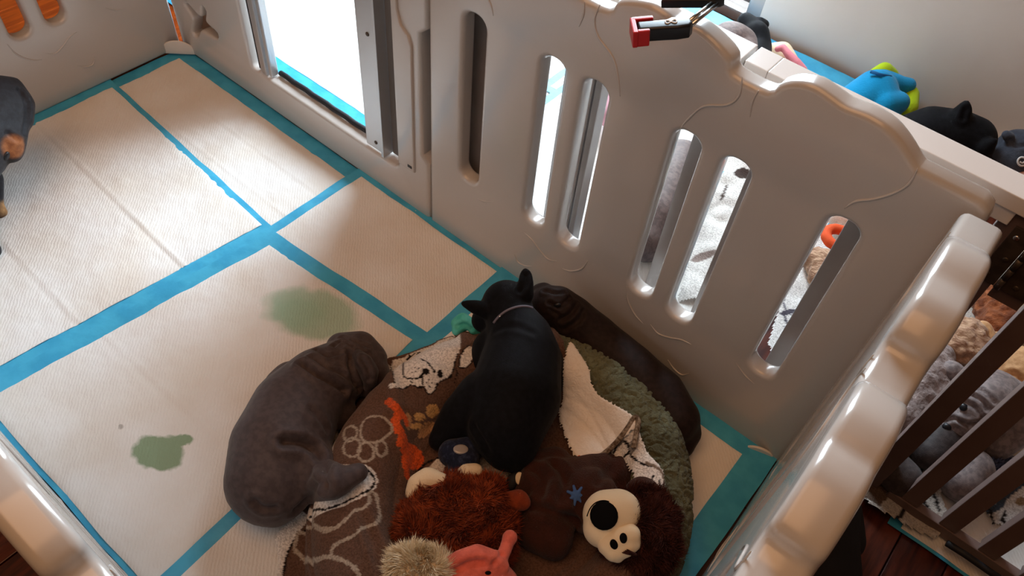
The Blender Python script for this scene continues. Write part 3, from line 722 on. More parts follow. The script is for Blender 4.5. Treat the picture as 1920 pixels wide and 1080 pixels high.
def strands(name, me, mat, parent, n, L, wd, droop=.3, jit=.6, mask=None, lseg=3):
    """shag: thin tapering curved ribbons rooted on the surface; one countless tuft mass"""
    P = getv(me); me.calc_loop_triangles(); T = np.array([t.vertices[:] for t in me.loop_triangles])
    a, b, c = P[T[:, 0]], P[T[:, 1]], P[T[:, 2]]; cr = np.cross(b - a, c - a); ar = np.linalg.norm(cr, axis=1); nn = cr / (ar[:, None] + 1e-12)
    if mask is not None: ar = ar * mask((a + b + c) / 3)
    k_ = rng.choice(len(T), n, p=ar / ar.sum()); u = rng.random(n); v = rng.random(n); s = u + v > 1; u[s] = 1 - u[s]; v[s] = 1 - v[s]
    root = a[k_] + (b[k_] - a[k_]) * u[:, None] + (c[k_] - a[k_]) * v[:, None]; N_ = nn[k_]
    # shared swirl so the tufts clump
    sw = np.array([noise.noise_vector(Vector(p) * 38)[:] for p in root]) * 1.4
    d = N_ + sw * jit + rng.normal(0, .22, (n, 3)); d /= np.linalg.norm(d, axis=1)[:, None]
    bend = sw * .7 + rng.normal(0, .25, (n, 3)); bend[:, 2] -= droop
    side = np.cross(d, rng.normal(0, 1, (n, 3))); side /= np.linalg.norm(side, axis=1)[:, None] + 1e-9
    LL = L * rng.uniform(.6, 1.15, n)[:, None]; V = np.zeros((n, 2 * lseg + 1, 3)); 
    for i in range(lseg):
        t = i / lseg; c_ = root + d * LL * t + bend * LL * t * t * .6; w_ = wd * (1 - .6 * t)
        V[:, 2 * i] = c_ - side * w_ / 2; V[:, 2 * i + 1] = c_ + side * w_ / 2
    V[:, -1] = root + d * LL + bend * LL * .6
    base = (np.arange(n) * (2 * lseg + 1))[:, None]; F = []
    for i in range(lseg - 1): F.append(base + np.array([2 * i, 2 * i + 1, 2 * i + 3, 2 * i + 2]))
    Q = np.concatenate(F); Tt = base + np.array([2 * lseg - 2, 2 * lseg - 1, 2 * lseg])
    m = bpy.data.meshes.new(name); m.from_pydata(V.reshape(-1, 3).tolist(), [], Q.tolist() + Tt.tolist())
    o = link(name, m, mat, parent); o['kind'] = 'stuff'; return o
def onsurf(name, bv, px, py, r, th, mat, parent, ry=None):
    p, n = hit(bv, px, py)
    if p is None: return None
    return link(name, disc_me(p, n, r, th, 20, ry), mat, parent)
def onring(name, bv, pts, r, mat, parent, closed=False):
    L = []
    for q in pts:
        p, n = hit(bv, *q)
        if p is not None: L.append(p + n * r * .2)
    if len(L) > 2: return tube(name, smoothline(L, 3, closed), r, mat, parent, 8, closed)
def px2m(c): p = Vector(fl(*c)); return (p - CAM).dot(F_) / FPX
def CH(*pts): return [(C3(p), p[3]) for p in pts]
def zb(px, py): x, y = onto(px, py, blanket_h); return blanket_h(x, y)

# ---- charcoal wrinkly puppy asleep on the pad
M['grey_fur'] = furmat('charcoal_fur', '4e4140', '423636', sheen=.12, spec=.3)
M['grey_fur2'] = furmat('charcoal_fur_dark', '443838', '382e2e', sheen=.1, spec=.25)
p0 = fl(560, 820, .012)
gp_ = empty('puppy', p0, 'charcoal grey wrinkly puppy asleep on the pad against the printed blanket', 'puppy')
b0 = zb(650, 893)
chains = [CH((508, 900, .078, .066), (526, 838, .084, .074), (553, 772, .080, .069), (598, 722, .072, .060), (636, 698, .068, .052), (664, 684, .066, .0475)),
          CH((664, 684, .066, .0475), (690, 700, .060, .036), (700, 722, .052, .024)),
          CH((640, 652, .070, .026), (676, 652, .078, .028), (700, 672, .072, .024)),
          CH((560, 862, .085, .050), (590, 888, .090, .040), (606, 905, .088, .030), (630, 905, b0 + .020, .022), (655, 894, b0 + .016, .0165), (672, 886, b0 + .014, .0145)),
          CH((590, 760, .06, .05), (632, 770, .055, .030)),
          CH((545, 715, .040, .034), (522, 722, .036, .024), (516, 735, .032, .018)),
          CH((515, 950, .060, .030), (505, 968, .048, .016), (492, 976, .038, .010))]
me = skin_me(chains, .0032, 9)
carve(me, [([(566, 683), (590, 700), (617, 714), (645, 733), (667, 752)], .005, .009), ([(583, 670), (612, 690), (640, 700), (665, 722), (680, 745)], .004, .0035),
           ([(533, 828), (570, 832), (596, 850), (612, 880), (610, 910)], .0065, .010), ([(585, 768), (600, 785), (612, 805)], .005, .0035),
           ([(598, 640), (625, 650), (640, 640), (660, 650)], .003, .0035), ([(592, 655), (612, 668), (640, 662), (668, 668)], .003, .003), ([(640, 634), (662, 640), (690, 650)], .003, .003), ([(655, 668), (672, 672), (690, 664)], .003, .003),
           ([(600, 905), (580, 935), (555, 955)], .006, .005), ([(655, 660), (656, 685), (662, 708), (672, 730)], .004, .006), ([(478, 940), (492, 952), (515, 952)], .005, .005)], 25, .0007)
link('body', me, M['grey_fur'], gp_)
bv = bvh(me)
ear = skin_me([CH((671, 666, .112, .010), (682, 680, .112, .015), (692, 698, .104, .016), (694, 716, .094, .011), (688, 728, .086, .006))], .0022, 5)
carve(ear, [([(678, 672), (690, 690), (694, 710)], .004, .003)])
e_ = link('ear', ear, M['grey_fur2'], gp_)

# ---- black puppy standing in the bed, seen from behind
M['black_fur'] = furmat('black_fur', '0e0e13', '08080b', sheen=.03, spec=.12, rough=.75)
bp_ = empty('puppy', fl(955, 740, .09), 'black puppy with pricked ears and thin collar standing on the blanket', 'puppy')
chains = [CH((950, 572, .168, .041), (958, 600, .166, .040), (975, 640, .158, .053), (978, 675, .152, .062), (966, 740, .150, .070), (950, 792, .142, .060), (955, 828, .132, .044)),
          CH((950, 572, .168, .038), (925, 588, .150, .029), (908, 600, .138, .022)),
          CH((915, 755, .135, .052), (872, 782, .118, .038), (840, 808, .108, .024), (822, 826, .104, .016)),
          CH((955, 830, .125, .038), (964, 850, .112, .027), (966, 868, .104, .017)),
          CH((930, 660, .130, .040), (905, 690, .110, .024), (893, 700, .098, .016)),
          CH((1010, 680, .130, .040), (1030, 720, .110, .024)),
          CH((984, 552, .196, .0155), (986, 532, .204, .0130), (986, 515, .210, .0080), (985, 507, .212, .0050)),
          CH((912, 582, .176, .0150), (892, 576, .184, .0120), (876, 571, .190, .0075), (868, 569, .192, .0045))]
me = skin_me(chains, .003, 7)
carve(me, [([(975, 545), (985, 530), (986, 515)], .004, .004), ([(890, 800), (905, 825), (915, 845)], .005, .003), ([(930, 620), (965, 612), (1000, 625)], .005, .0015)], 20, .0004)
link('body', me, M['black_fur'], bp_); bv = bvh(me)
M['collar'] = bumpmat('grey_collar', '6a6470', rough=.5, bump=0)
onring('collar', bv, [(926, 606), (932, 598), (940, 590), (950, 583), (962, 578), (975, 575), (988, 575), (998, 578)], .0021, M['collar'], bp_)
onsurf('collar_ring', bv, 936, 594, .0035, .002, M['steel'], bp_, .002)

# ---- chocolate puppy squeezed between bed and wall
M['choc_fur'] = furmat('chocolate_fur', '2b1f1d', '221816', sheen=.04, spec=.15)
cp_ = empty('puppy', fl(1180, 700, .02), 'dark chocolate puppy with wrinkled face lying between bed and pen wall', 'puppy')
chains = [CH((1028, 572, .125, .034), (1046, 576, .120, .036), (1072, 598, .105, .040), (1112, 634, .086, .043), (1172, 688, .078, .046), (1232, 742, .074, .047), (1262, 786, .066, .044)),
          CH((1262, 786, .066, .042), (1285, 812, .050, .026), (1283, 840, .040, .016)),
          CH((1020, 548, .130, .018), (1008, 545, .125, .012)), CH((1072, 575, .125, .016), (1078, 600, .118, .012), (1066, 616, .112, .008))]
me = skin_me(chains, .0034, 8)
carve(me, [([(1020, 545), (1040, 550), (1060, 548)], .003, .004), ([(1030, 568), (1048, 575), (1066, 560)], .003, .004), ([(1050, 598), (1068, 590), (1080, 572)], .0035, .005), ([(1058, 618), (1085, 600), (1092, 585)], .004, .004), ([(1032, 580), (1046, 590)], .003, .003)], 30, .0012)
link('body', me, M['choc_fur'], cp_); bv = bvh(me)
onsurf('nose', bv, 1044, 573, .007, .003, M['dark'], cp_, .005)

# ---- black and tan puppy at the left frame edge
M['tan_fur'] = furmat('black_tan_fur', 'ffffff', 'd8d0cc', attr=True, sheen=.05, spec=.3)
lp_ = empty('puppy', fl(-40, 330, .003), 'black and tan puppy at the left edge of the picture with lowered head', 'puppy')
mz = C3((24, 282, .135))
chains = [CH((-120, 330, .14, .075), (-60, 280, .15, .065), (-5, 215, .165, .052), (4, 190, .170, .048)), CH((0, 225, .160, .048), (12, 262, .145, .033), (20, 284, .132, .022)),
          CH((22, 165, .185, .022), (40, 195, .170, .024), (42, 225, .155, .020), (34, 245, .145, .012)),
          CH((-50, 300, .10, .030), (-12, 335, .060, .018), (-8, 385, .025, .014), (0, 398, .014, .014)), CH((-60, 420, .08, .028), (-14, 470, .022, .016))]
me = skin_me(chains, .004, 7)
carve(me, [([(36, 170), (52, 205), (44, 250)], .004, .004), ([(14, 250), (30, 262)], .004, .003)])
colorize(me, spots('2b2c33', [(C3((28, 276, .150)), .022, 'a5683f'), (C3((0, 392, .016)), .018, 'b98c5a'), (C3((10, 296, .128)), .014, '1a1512')]))
link('body', me, M['tan_fur'], lp_); bv = bvh(me)
onsurf('nose', bv, 12, 292, .008, .004, M['dark'], lp_, .006)

# ------------------------------------------------------------------ soft toys in the bed
def plush(name, label, c, cat='soft toy'): return empty(name, c, label, cat)
# rust shaggy
M['rust'] = bumpmat('rust_plush', '8a3a1c', rough=.9, scale=300, bump=.3, col2='73301a', cscale=60, sheen=.1, spec=.1)
M['rusth'] = bumpmat('rust_strands', '96421f', rough=.75, bump=0, col2='6a2a14', cscale=90, sheen=.05, spec=.15)
M['creamplush'] = bumpmat('cream_plush', 'ead3b0', rough=.9, scale=500, bump=.3, sheen=.15, spec=.1)
M['brownpl'] = bumpmat('brown_plush', '40231b', rough=.95, scale=420, bump=.7, dist=.003, col2='38201a', cscale=50, sheen=.1, spec=.08)
M['brownh'] = bumpmat('brown_strands', '54302a', rough=.85, bump=0, col2='3c2220', cscale=80, spec=.1)
rp = plush('shaggy_soft_toy', 'rust red shaggy soft toy with small round ear, below the black puppy', fl(850, 960, .09))
me = skin_me([CH((806, 978, .112, .040), (850, 955, .120, .042), (900, 958, .118, .040), (920, 990, .112, .034)), CH((804, 995, .108, .042), (850, 1010, .108, .040), (905, 1015, .108, .036)), CH((875, 928, .112, .026), (905, 930, .112, .026))], .004, 10)
link('body', me, M['rust'], rp)
strands('shag', me, M['rusth'], rp, 26000, .0145, .0016, .15, .8)
me = skin_me([CH((955, 940, .135, .014), (972, 938, .138, .0155), (980, 942, .136, .012))], .0022, 5); link('ear', me, M['rust'], rp)
me = skin_me([CH((982, 928, .140, .003), (987, 936, .140, .0035), (985, 948, .138, .003))], .0016, 2); link('ear_rim', me, M['creamplush'], rp)
me = skin_me([CH((776, 925, .128, .013), (784, 908, .134, .016), (802, 898, .136, .017), (826, 904, .134, .014))], .003, 6); link('foot', me, M['creamplush'], rp)
me = skin_me([CH((864, 898, .134, .013), (874, 886, .136, .013), (892, 882, .134, .011))], .003, 6); link('foot', me, M['creamplush'], rp)
# cream shaggy ball
cb = plush('fluffy_ball_toy', 'small cream fluffy toy at the bottom edge beside the rust shaggy toy', fl(780, 1060, .10))
me = skin_me([CH((770, 1065, .150, .026), (800, 1070, .150, .026), (785, 1088, .145, .028))], .003, 5)
link('body', me, M['creamplush'], cb)
M['creamh'] = bumpmat('cream_strands', 'f0e2c6', rough=.8, bump=0, col2='d3bf9c', cscale=90, spec=.15)
strands('shag', me, M['creamh'], cb, 7000, .015, .0013, .1, .9)
# coral toy
M['coral'] = bumpmat('coral_plush', 'e2705c', rough=.9, scale=350, bump=.5, dist=.002, col2='c85f4e', cscale=60, sheen=.2, spec=.1)
kp = plush('coral_soft_toy', 'coral pink soft toy with bent arm at the bottom edge of the bed', fl(900, 1070, .1))
me = skin_me([CH((832, 1066, .150, .011), (862, 1050, .160, .013), (895, 1040, .162, .014), (920, 1046, .160, .012), (942, 1062, .152, .010)), CH((870, 1085, .130, .030), (910, 1078, .135, .030), (935, 1100, .12, .028)), CH((930, 1060, .150, .008), (944, 1040, .152, .009), (952, 1018, .150, .009), (956, 1008, .148, .011))], .0026, 6)
carve(me, [([(850, 1070), (880, 1056), (905, 1054)], .004, .005), ([(925, 1055), (940, 1040)], .003, .003)])
link('body', me, M['coral'], kp); bv = bvh(me); onsurf('eye', bv, 915, 1074, .004, .002, M['black'], kp, .0025)
# brown soft toy with cream muzzle
mp_ = plush('brown_soft_toy', 'dark brown soft toy with big cream muzzle, black nose and two eyes', fl(1130, 950, .09))
me = skin_me([CH((1010, 915, .095, .040), (1055, 912, .098, .040), (1110, 896, .088, .034), (1150, 892, .086, .030)), CH((1040, 945, .105, .040), (1010, 990, .095, .034), (1035, 1010, .095, .030)), CH((995, 880, .095, .028), (1040, 868, .092, .026)), CH((1100, 930, .11, .04), (1150, 980, .115, .040), (1195, 1000, .118, .052), (1200, 1020, .115, .050)), CH((1205, 930, .125, .028), (1215, 970, .120, .040)), CH((1235, 1010, .13, .022), (1240, 1030, .125, .024))], .0038, 9, )
carve(me, [([(1040, 870), (1060, 900), (1050, 940)], .006, .007), ([(1150, 855), (1145, 880), (1120, 905)], .006, .005), ([(1000, 950), (1040, 960), (1085, 980)], .006, .008), ([(1000, 880), (1020, 900), (1015, 930)], .006, .006)], 25, .003)
link('body', me, M['brownpl'], mp_); bvb = bvh(me)
hc = np.array(C3((1205, 990, .16))[:])
strands('head_fur', me, M['brownh'], mp_, 9000, .013, .0012, .1, .8, mask=lambda P: (np.linalg.norm(P - hc, axis=1) < .068) * (P[:, 2] > .09))
mc = C3((1139, 966, .158))
mz = skin_me([[(mc + Vector((0, 0, .0)), .034), (mc + (C3((1160, 960, .158)) - mc), .031)], CH((1130, 990, .152, .027), (1155, 985, .150, .026))], .0025, 8)
M['muzz'] = bumpmat('cream_felt', 'efdcba', rough=.85, scale=700, bump=.1, sheen=.1, spec=.1)
m_ = link('muzzle', mz, M['muzz'], mp_); bm_ = bvh(mz)
n_ = onsurf('nose', bm_, 1132, 967, .0185, .004, M['black'], mp_)
onring('mouth_line', bm_, [(1101, 968), (1106, 955), (1114, 945), (1124, 940), (1134, 939), (1142, 941)], .0009, M['black'], mp_)
# cream face patch : thick felt pad on the head
fp = skin_me([CH((1140, 1022, .158, .015), (1160, 1010, .166, .017), (1180, 1003, .166, .016)), CH((1150, 1034, .156, .014), (1172, 1026, .162, .014), (1186, 1018, .160, .012)), CH((1158, 1042, .152, .010), (1165, 1020, .162, .014))], .0024, 7)
link('face_patch', fp, M['muzz'], mp_); bf = bvh(fp)
onsurf('eye', bf, 1151, 1021, .0052, .002, M['black'], mp_, .0066); onsurf('eye', bf, 1169, 1009, .0052, .002, M['black'], mp_, .0066)
hcb = hit(bf, 1180, 1040)[0] or C3((1180, 1040, .165))
for k_ in range(9):
    a = hit(bvb, 1184 + k_ * .8, 1046)[0] or C3((1184, 1046, .155)); q = C3((1166 + k_ * 3, 1030 + abs(k_ - 3) * 2, .178))
    tube('forelock', smoothline([a + Vector((0, 0, .010)), (a + q) * .5 + Vector((0, 0, .006)), q], 3), [.0022, .0022, .002, .0018, .0015, .001, .0004], M['brownh'], mp_, 5)
cpat = hit(bvb, 1080, 929)
M['bluefuzz'] = bumpmat('blue_fuzz', '3f5f92', rough=.9, bump=0)
if cpat[0] is not None:
    star = []
    for k_ in range(7):
        a = 2 * math.pi * k_ / 7; u = cpat[1].orthogonal().normalized(); v_ = cpat[1].cross(u); d = u * math.cos(a) + v_ * math.sin(a)
        star.append([(cpat[0] + cpat[1] * .001, .003), (cpat[0] + d * .013, .0022)])
    link('blue_patch', skin_me(star, .0012, 2), M['bluefuzz'], mp_)
# navy toy under the puppy
M['navy'] = bumpmat('navy_plush', '1d2236', rough=.9, scale=300, bump=.6, col2='343b52', cscale=140, sheen=.1, spec=.1, contrast=(.5, .7))
nv = plush('navy_soft_toy', 'small navy patterned soft toy with a pale patch between black and rust toys', fl(865, 850, .09))
me = skin_me([CH((848, 850, .112, .022), (872, 862, .112, .022), (862, 885, .110, .018)), CH((850, 846, .114, .018), (886, 838, .112, .018))], .003, 6)
link('body', me, M['navy'], nv); bv = bvh(me)
onsurf('pale_patch', bv, 864, 842, .011, .0015, M['fence'], nv, .008); onring('loop', bv, [(846, 880), (852, 888), (860, 890), (866, 884), (866, 874)], .0012, M['alu'], nv)
nb = plush('tagged_strap', 'black strap with small white tag beside the ear of the rust toy', fl(965, 890, .09), 'strap')
me = skin_me([CH((985, 880, .112, .006), (975, 895, .112, .010), (962, 900, .112, .010), (957, 912, .110, .007))], .0024, 4); link('strap', me, M['blackcloth'], nb)
bv = bvh(me); onsurf('white_tag', bv, 974, 897, .006, .0014, M['creamplush'], nb, .009)
# teal toy with rope
M['teal'] = bumpmat('teal_plush', '63c9bd', rough=.8, scale=300, bump=.4, col2='4ab5a8', cscale=60, spec=.15)
tt = plush('teal_toy', 'teal soft toy with brown rope beside the black puppy nose', fl(880, 612, .09))
me = skin_me([CH((856, 606, .105, .010), (868, 600, .110, .013), (885, 610, .110, .011)), CH((856, 620, .10, .009), (868, 612, .105, .010)), CH((890, 620, .106, .009), (902, 622, .104, .009))], .0024, 5)
carve(me, [([(858, 612), (872, 608), (884, 616)], .003, .003)]); link('body', me, M['teal'], tt)
M['rope'] = bumpmat('brown_rope', '7d6252', rough=.95, scale=260, bump=.7, dist=.003, col2='5c463a', cscale=120, spec=.1)
link('rope', skin_me([CH((858, 626, .094, .007), (880, 632, .098, .009), (898, 645, .096, .010)), CH((905, 618, .110, .007), (912, 628, .106, .007))], .0024, 4), M['rope'], tt)

# ------------------------------------------------------------------ things beyond the fence
def simple(name, label, cat, chains, mat, vox=.004, sm=6, crease=(), nz=(0, 0), group=None, part='body'):
    c = chains[0][0][0]; rt = empty(name, (c.x, c.y, 0.02), label, cat, group); me = skin_me(chains, vox, sm)
    if crease or nz[1]: carve(me, crease, *nz)
    link(part, me, mat, rt); return rt, me
M['brown_fur'] = furmat('brown_grey_fur', '6a5650', '54433f')
rt, me = simple('puppy', 'dark brown puppy back rising behind the fence rail beside the clamp', 'puppy', [CH((1330, 110, .09, .05), (1368, 84, .105, .055), (1385, 90, .10, .05), (1400, 130, .09, .05))], M['brown_fur'], nz=(20, .002))
rt, me = simple('puppy', 'black puppy behind the fence rail next to the pink and white toy', 'puppy', [CH((1416, 66, .120, .034), (1420, 90, .105, .034), (1405, 130, .09, .05)), CH((1424, 42, .135, .014), (1434, 46, .125, .012)), CH((1398, 40, .13, .022), (1412, 60, .12, .03))], M['black_fur'])
rt, me = simple('pink_soft_toy', 'white soft toy with a pink ear against the cream wall', 'soft toy', [CH((1450, 100, .07, .026), (1466, 98, .08, .026), (1480, 130, .06, .030))], M['creamplush'])
link('ear', skin_me([CH((1458, 92, .105, .008), (1468, 88, .112, .008), (1478, 102, .105, .010), (1492, 118, .095, .013), (1504, 132, .085, .013))], .003, 4), bumpmat('pink_plush', 'e88a96', rough=.8, bump=.3, scale=300), rt)
M['bluepl'] = bumpmat('blue_plush', '1592c8', rough=.85, scale=300, bump=.4, sheen=.15, spec=.1)
M['lime'] = bumpmat('lime_plush', 'b6d420', rough=.85, scale=300, bump=.4, sheen=.15, spec=.1)
rt, me = simple('blue_soft_toy', 'bright blue and lime green soft toy against the cream wall', 'soft toy', [CH((1612, 190, .06, .050), (1640, 172, .075, .052), (1650, 200, .06, .05)), CH((1650, 152, .09, .030), (1690, 160, .085, .022), (1703, 160, .085, .019)), CH((1660, 195, .08, .030), (1684, 192, .08, .026))], M['bluepl'])
link('lime_part', skin_me([CH((1640, 138, .105, .014), (1658, 132, .105, .020), (1672, 140, .095, .016)), CH((1706, 178, .065, .022), (1704, 200, .055, .022), (1690, 215, .04, .020))], .003, 5), M['lime'], rt)
link('seam', tube_me([C3((1632, 134, .128)), C3((1650, 140, .128)), C3((1670, 144, .120))], .004, 8), bumpmat('deep_blue', '0c5f96', rough=.8, bump=0), rt)
rt, me = simple('puppy', 'black puppy with one upright pointed ear by the cream wall', 'puppy',
   [CH((1700, 262, .07, .055), (1745, 250, .09, .060), (1790, 252, .105, .055), (1820, 262, .105, .052)), CH((1795, 228, .14, .028), (1806, 208, .165, .018), (1811, 195, .180, .009)), CH((1845, 278, .12, .022), (1856, 270, .135, .013), (1866, 263, .145, .006)), CH((1828, 285, .09, .035), (1838, 300, .075, .022))], M['black_fur'], crease=[([(1806, 222), (1810, 205)], .005, .004)])
M['slate'] = bumpmat('slate_plush', '3e4450', rough=.9, scale=260, bump=.5, col2='4c5361', cscale=40, sheen=.15, spec=.1)
rt, me = simple('slate_soft_toy', 'dark slate soft toy with a white ring mark at the right edge', 'soft toy', [CH((1895, 300, .07, .045), (1905, 280, .08, .045), (1935, 290, .08, .055)), CH((1886, 252, .125, .010), (1892, 256, .12, .012))], M['slate'], crease=[([(1893, 262), (1905, 275), (1925, 272)], .004, .004)])
bv = bvh(me); onring('ring_mark', bv, oval(1916, 303, 8, 8, 0, 10), .0022, M['white'], rt, True); onring('ring_mark', bv, [(1912, 303), (1917, 306), (1920, 303)], .0018, M['white'], rt)
lo = lambda x, y: .012 + .008 * abs(fnoise(x, y, 8, 3)) + .003 * fnoise(x, y, 30, 5)
bk = cloth('cream_blanket', [(q.x, q.y) for q in [fl(a, b, .02) for a, b in [(1845, 262), (1880, 240), (1960, 262), (1960, 380), (1880, 350), (1790, 290)]]], lo, .006, M['cream'], None); tag(bk, 'cream fleece blanket on the floor behind the slate soft toy', 'blanket')
rt, me = simple('pink_cushion_toy', 'pale pink lump showing below the slate soft toy', 'soft toy', [CH((1915, 345, .05, .03), (1950, 355, .05, .03))], bumpmat('blush_plush', 'd9a99a', rough=.9, bump=.3, scale=300))

# blanket heap in the neighbouring pen
def heap(x, y): return .019 + .012 * abs(fnoise(x, y, 7, 13)) + .006 * fnoise(x, y, 18, 15) + .0015 * fnoise(x, y, 70, 2)
SG = srgb('c9c2ba'); DK = srgb('2a2422'); LB = srgb('6b5648')
hp = [(1590, 870), (1600, 915), (1640, 955), (1700, 985), (1755, 1012), (1790, 985), (1765, 930), (1800, 880), (1850, 850), (1920, 760), (1980, 600), (1920, 480), (1800, 480), (1700, 600)]
hf_ = [('poly', [(1590, 850), (1600, 920), (1650, 950), (1690, 900), (1740, 840), (1700, 780), (1640, 800)], LB, 0),
       ('poly', [(1652, 968), (1670, 968), (1690, 950), (1690, 940), (1700, 905), (1722, 860), (1730, 862), (1712, 905), (1700, 940), (1690, 965), (1668, 985)], SG, 0),
       ('line', [(1660, 982), (1680, 975), (1693, 958), (1700, 942), (1712, 910), (1735, 866)], DK, .006), ('line', [(1735, 912), (1752, 928), (1760, 955)], DK, .006), ('line', [(1716, 915), (1745, 960)], DK, .005)]
heap_o = [(q.x, q.y) for q in [fl(a, b, .02) for a, b in hp]]
hh = cloth('striped_blanket', heap_o, heap, .0032, M['fleece'], None, painter(heap, hf_, SG)); tag(hh, 'pale fleece blanket with dark stripes under the puppies behind the right fence pickets', 'blanket')
def heap2(x, y): return .0175 + .010 * abs(fnoise(x, y, 9, 23)) + .004 * fnoise(x, y, 24, 15)
h2 = [(1460, 700), (1440, 640), (1480, 500), (1540, 420), (1640, 400), (1690, 440), (1660, 560), (1560, 700)]
f2 = [('ring', oval(1500, 545, 28, 48, 20), srgb('6a6570'), .004), ('fill', oval(1478, 585, 16, 5, -10), srgb('55505a'), 0), ('line', [(1470, 590), (1475, 605)], srgb('55505a'), .004), ('line', [(1470, 612), (1480, 630), (1492, 600)], srgb('6a6570'), .003), ('poly', [(1484, 605), (1500, 598), (1495, 620), (1488, 640)], srgb('a98a72'), 0)]
h2o = [(q.x, q.y) for q in [fl(a, b, .02) for a, b in h2]]
cl = cloth('ring_print_blanket', h2o, heap2, .003, M['fleece'], None, painter(heap2, f2, srgb('f2eeea'))); tag(cl, 'white blanket with grey ring print seen through the rightmost wall slot', 'blanket')
M['fawn'] = bumpmat('fawn_shag', 'c9a486', rough=.9, scale=120, bump=1, dist=.005, col2='a98066', cscale=70, stretch=(1, 2, 1), sheen=.2, spec=.1)
M['rustbrown'] = bumpmat('rustbrown_plush', '9a5c3a', rough=.9, scale=120, bump=1, dist=.005, col2='6f3e28', cscale=60, sheen=.1, spec=.1)
M['mauve'] = bumpmat('mauve_fleece', 'a3918c', rough=.95, scale=130, bump=1, dist=.005, col2='8d7c78', cscale=60, sheen=.2, spec=.1)
M['tanpup'] = furmat('golden_fur', 'd6a878', 'c08f60', sheen=.15)
M['greypup'] = furmat('silver_fur', '8c7d7a', '6f6261', sheen=.15)
M['darkpup'] = furmat('dark_grey_fur', '4a4140', '3a3232', sheen=.1)
simple('shaggy_soft_toy', 'fawn shaggy soft toy lying between the upper right fence pickets', 'soft toy', [CH((1790, 650, .06, .036), (1812, 632, .065, .036), (1826, 660, .06, .034))], M['fawn'], crease=[([(1790, 625), (1815, 640), (1810, 670)], .004, .003)], nz=(90, .005))
simple('small_orange_toy', 'small smooth orange-tan rounded toy beside the fawn shaggy toy', 'soft toy', [CH((1842, 618, .07, .018), (1850, 636, .065, .018)), CH((1870, 640, .055, .020), (1880, 655, .05, .018))], M['tanpup'])
simple('rust_soft_toy', 'rusty brown shaggy soft toy at the right edge beside the cream toy', 'soft toy', [CH((1862, 560, .05, .040), (1878, 600, .05, .040), (1860, 615, .05, .030))], M['rustbrown'], nz=(90, .005))
simple('cream_soft_toy', 'cream curly soft toy at the right edge above the fence hinge', 'soft toy', [CH((1925, 520, .09, .050), (1930, 560, .085, .050))], M['cream'], nz=(100, .008))
simple('mauve_soft_toy', 'long mauve grey fleecy soft toy behind the pen corner', 'soft toy', [CH((1680, 790, .05, .045), (1700, 740, .055, .048), (1738, 690, .055, .042), (1752, 672, .05, .035)), CH((1745, 730, .05, .04), (1720, 770, .05, .035))], M['mauve'], nz=(60, .005))
simple('round_soft_toy', 'smooth grey rounded toy resting on the mauve fleecy toy', 'soft toy', [CH((1784, 696, .085, .020), (1792, 700, .085, .018))], M['greypup'])
simple('puppy', 'golden tan puppy lying between fence pickets at the right edge', 'puppy', [CH((1870, 690, .06, .036), (1905, 695, .065, .045), (1940, 710, .06, .05)), CH((1890, 715, .07, .020), (1905, 722, .065, .014))], M['tanpup'], crease=[([(1882, 705), (1900, 700), (1915, 712)], .004, .006), ([(1890, 720), (1910, 716)], .003, .004)], nz=(40, .002))
rt, me = simple('puppy', 'silver grey wrinkly faced puppy looking out between the fence pickets', 'puppy',
   [CH((1860, 745, .09, .048), (1845, 760, .095, .050), (1815, 775, .085, .040), (1785, 800, .07, .030), (1800, 815, .06, .026)), CH((1880, 760, .07, .05), (1885, 800, .06, .042), (1870, 835, .05, .025))], M['greypup'],
   crease=[([(1795, 745), (1815, 740), (1840, 750), (1850, 770)], .003, .005), ([(1800, 790), (1830, 795), (1850, 780)], .003, .005), ([(1770, 790), (1790, 785), (1815, 800)], .003, .005), ([(1825, 725), (1845, 735), (1865, 755)], .003, .004), ([(1810, 755), (1830, 765), (1845, 790)], .003, .004)], nz=(40, .002))
bv = bvh(me); onsurf('eye', bv, 1806, 764, .006, .004, M['dark'], rt); onsurf('nose', bv, 1775, 802, .007, .004, M['dark'], rt)
simple('puppy', 'dark grey puppy body lying under the silver puppy behind the pickets', 'puppy', [CH((1745, 850, .05, .030), (1765, 822, .055, .034), (1790, 840, .05, .034), (1800, 870, .045, .032)), CH((1668, 870, .05, .030), (1690, 895, .045, .032))], M['darkpup'], nz=(30, .002))
simple('puppy', 'grey puppy haunch beside the blue shaggy mat at the right edge', 'puppy', [CH((1805, 905, .045, .034), (1820, 880, .05, .036), (1815, 925, .035, .026))], M['greypup'], nz=(30, .002))
mt_ = empty('shaggy_mat', fl(1858, 880, .02), 'small blue grey shaggy mat beside the grey puppy', 'mat'); mm = skin_me([CH((1845, 890, .02, .020), (1866, 880, .02, .022), (1868, 865, .02, .018), (1850, 905, .02, .016))], .004, 4)
M['bluemat'] = bumpmat('blue_mat', '4a5577', rough=.9, bump=0, col2='7782a5', cscale=150, spec=.1)
link('mat_base', mm, M['bluemat'], mt_); strands('pile', mm, M['bluemat'], mt_, 2500, .014, .0022, .1, .8)
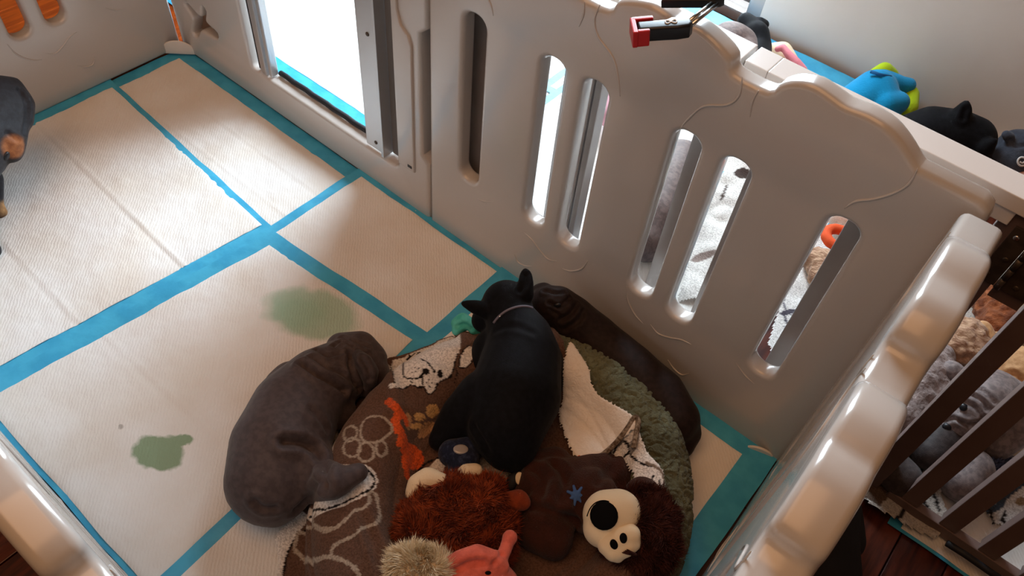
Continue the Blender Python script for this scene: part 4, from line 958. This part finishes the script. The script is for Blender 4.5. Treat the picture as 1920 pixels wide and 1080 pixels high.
# seen through the slots
simple('puppy', 'grey brown puppy sleeping right behind the middle wall slots', 'puppy', [CH((1275, 300, .06, .045), (1250, 350, .07, .052), (1222, 410, .07, .055), (1212, 450, .06, .045))], M['brown_fur'], nz=(20, .003))
simple('ring_soft_toy', 'orange ring shaped soft toy seen through the rightmost wall slot', 'soft toy', [CH(*[(a, b, .075, .011) for a, b in oval(1573, 447, 26, 16, 25, 12)] + [(1573 + 26 * math.cos(math.radians(25)), 447 + 26 * math.sin(math.radians(25)), .075, .011)])], bumpmat('orange_plush', 'e2531e', rough=.85, bump=.3, scale=300), vox=.003, sm=3)
simple('tan_soft_toy', 'tan and cream furry toy below the orange ring toy', 'soft toy', [CH((1535, 490, .045, .030), (1560, 500, .045, .032), (1545, 520, .04, .03))], M['fawn'], nz=(80, .005))
simple('white_soft_toy', 'white plush shape above the orange ring toy in the rightmost slot', 'soft toy', [CH((1580, 405, .06, .030), (1610, 415, .06, .030))], M['cream'], nz=(40, .004))
simple('pink_soft_toy', 'dusty pink soft toy seen through the second wall slot', 'soft toy', [CH((1150, 175, .08, .03), (1145, 215, .07, .03))], bumpmat('dusty_pink', 'b98a94', rough=.9, bump=.3, scale=300))
def crumple(x, y): return .018 + .022 * abs(fnoise(x, y, 12, 7)) + .006 * fnoise(x, y, 34, 8)
cr = [(q.x, q.y) for q in [fl(a, b, .03) for a, b in [(1270, 560), (1300, 420), (1370, 290), (1440, 310), (1420, 420), (1340, 560)]]]
wb = cloth('white_blanket', cr, crumple, .004, M['fleece'], None, painter(crumple, [('fill', oval(1392, 325, 16, 10), srgb('4a3a34'), 0), ('line', [(1352, 375), (1362, 350)], srgb('5a4a44'), .006), ('fill', oval(1320, 480, 26, 8, -20), srgb('9a8880'), 0)], srgb('efeae4'))); tag(wb, 'crumpled white blanket seen through the fourth wall slot', 'blanket')
# black and white printed cloth on the pad at far right
pc = [(q.x, q.y) for q in [fl(a, b, .015) for a, b in [(1842, 945), (1865, 930), (1920, 890), (1960, 880), (1960, 960), (1890, 985), (1862, 985)]]]
lo2 = lambda x, y: .0135 + .006 * abs(fnoise(x, y, 14, 3))
pf = [('line', [(1842, 958), (1870, 950), (1885, 930), (1905, 915), (1925, 900)], srgb('4a5a70'), .010), ('line', [(1856, 955), (1862, 980)], DK, .005), ('line', [(1885, 960), (1878, 975), (1890, 985)], DK, .005), ('fill', oval(1915, 940, 12, 8), srgb('a58c70'), 0)]
q_ = cloth('printed_cloth', pc, lo2, .003, M['fleece'], None, painter(lo2, pf, srgb('eeeeee'))); tag(q_, 'white cloth with dark blue and black print on the pad at the right edge', 'cloth')

# outside the pen, bottom right
bgc = fl(1560, 1010, .06)
rt, me = simple('black_bag', 'black fabric bag with small orange toggle on the wooden floor at bottom right', 'bag', [CH((1555, 960, .05, .048), (1540, 1030, .06, .055), (1540, 1090, .05, .055)), CH((1575, 940, .035, .03), (1580, 1010, .04, .034))], M['blackcloth'], nz=(15, .004))
bv = bvh(me); pt, nn = hit(bv, 1545, 1033)
if pt is not None: link('toggle', skin_me([[(pt, .008), (pt + Vector((-.012, -.006, .004)), .007)]], .002, 3), bumpmat('orange_toggle', 'f0501c', rough=.5, bump=0), rt)
st = tube('rubber_strip', [fl(1775, 1018, .03), fl(1810, 1040, .03), fl(1850, 1068, .028), fl(1890, 1095, .028)], .0055, M['rubber']); tag(st, 'black rubber strip lying along the pad edge below the fence', 'strip')
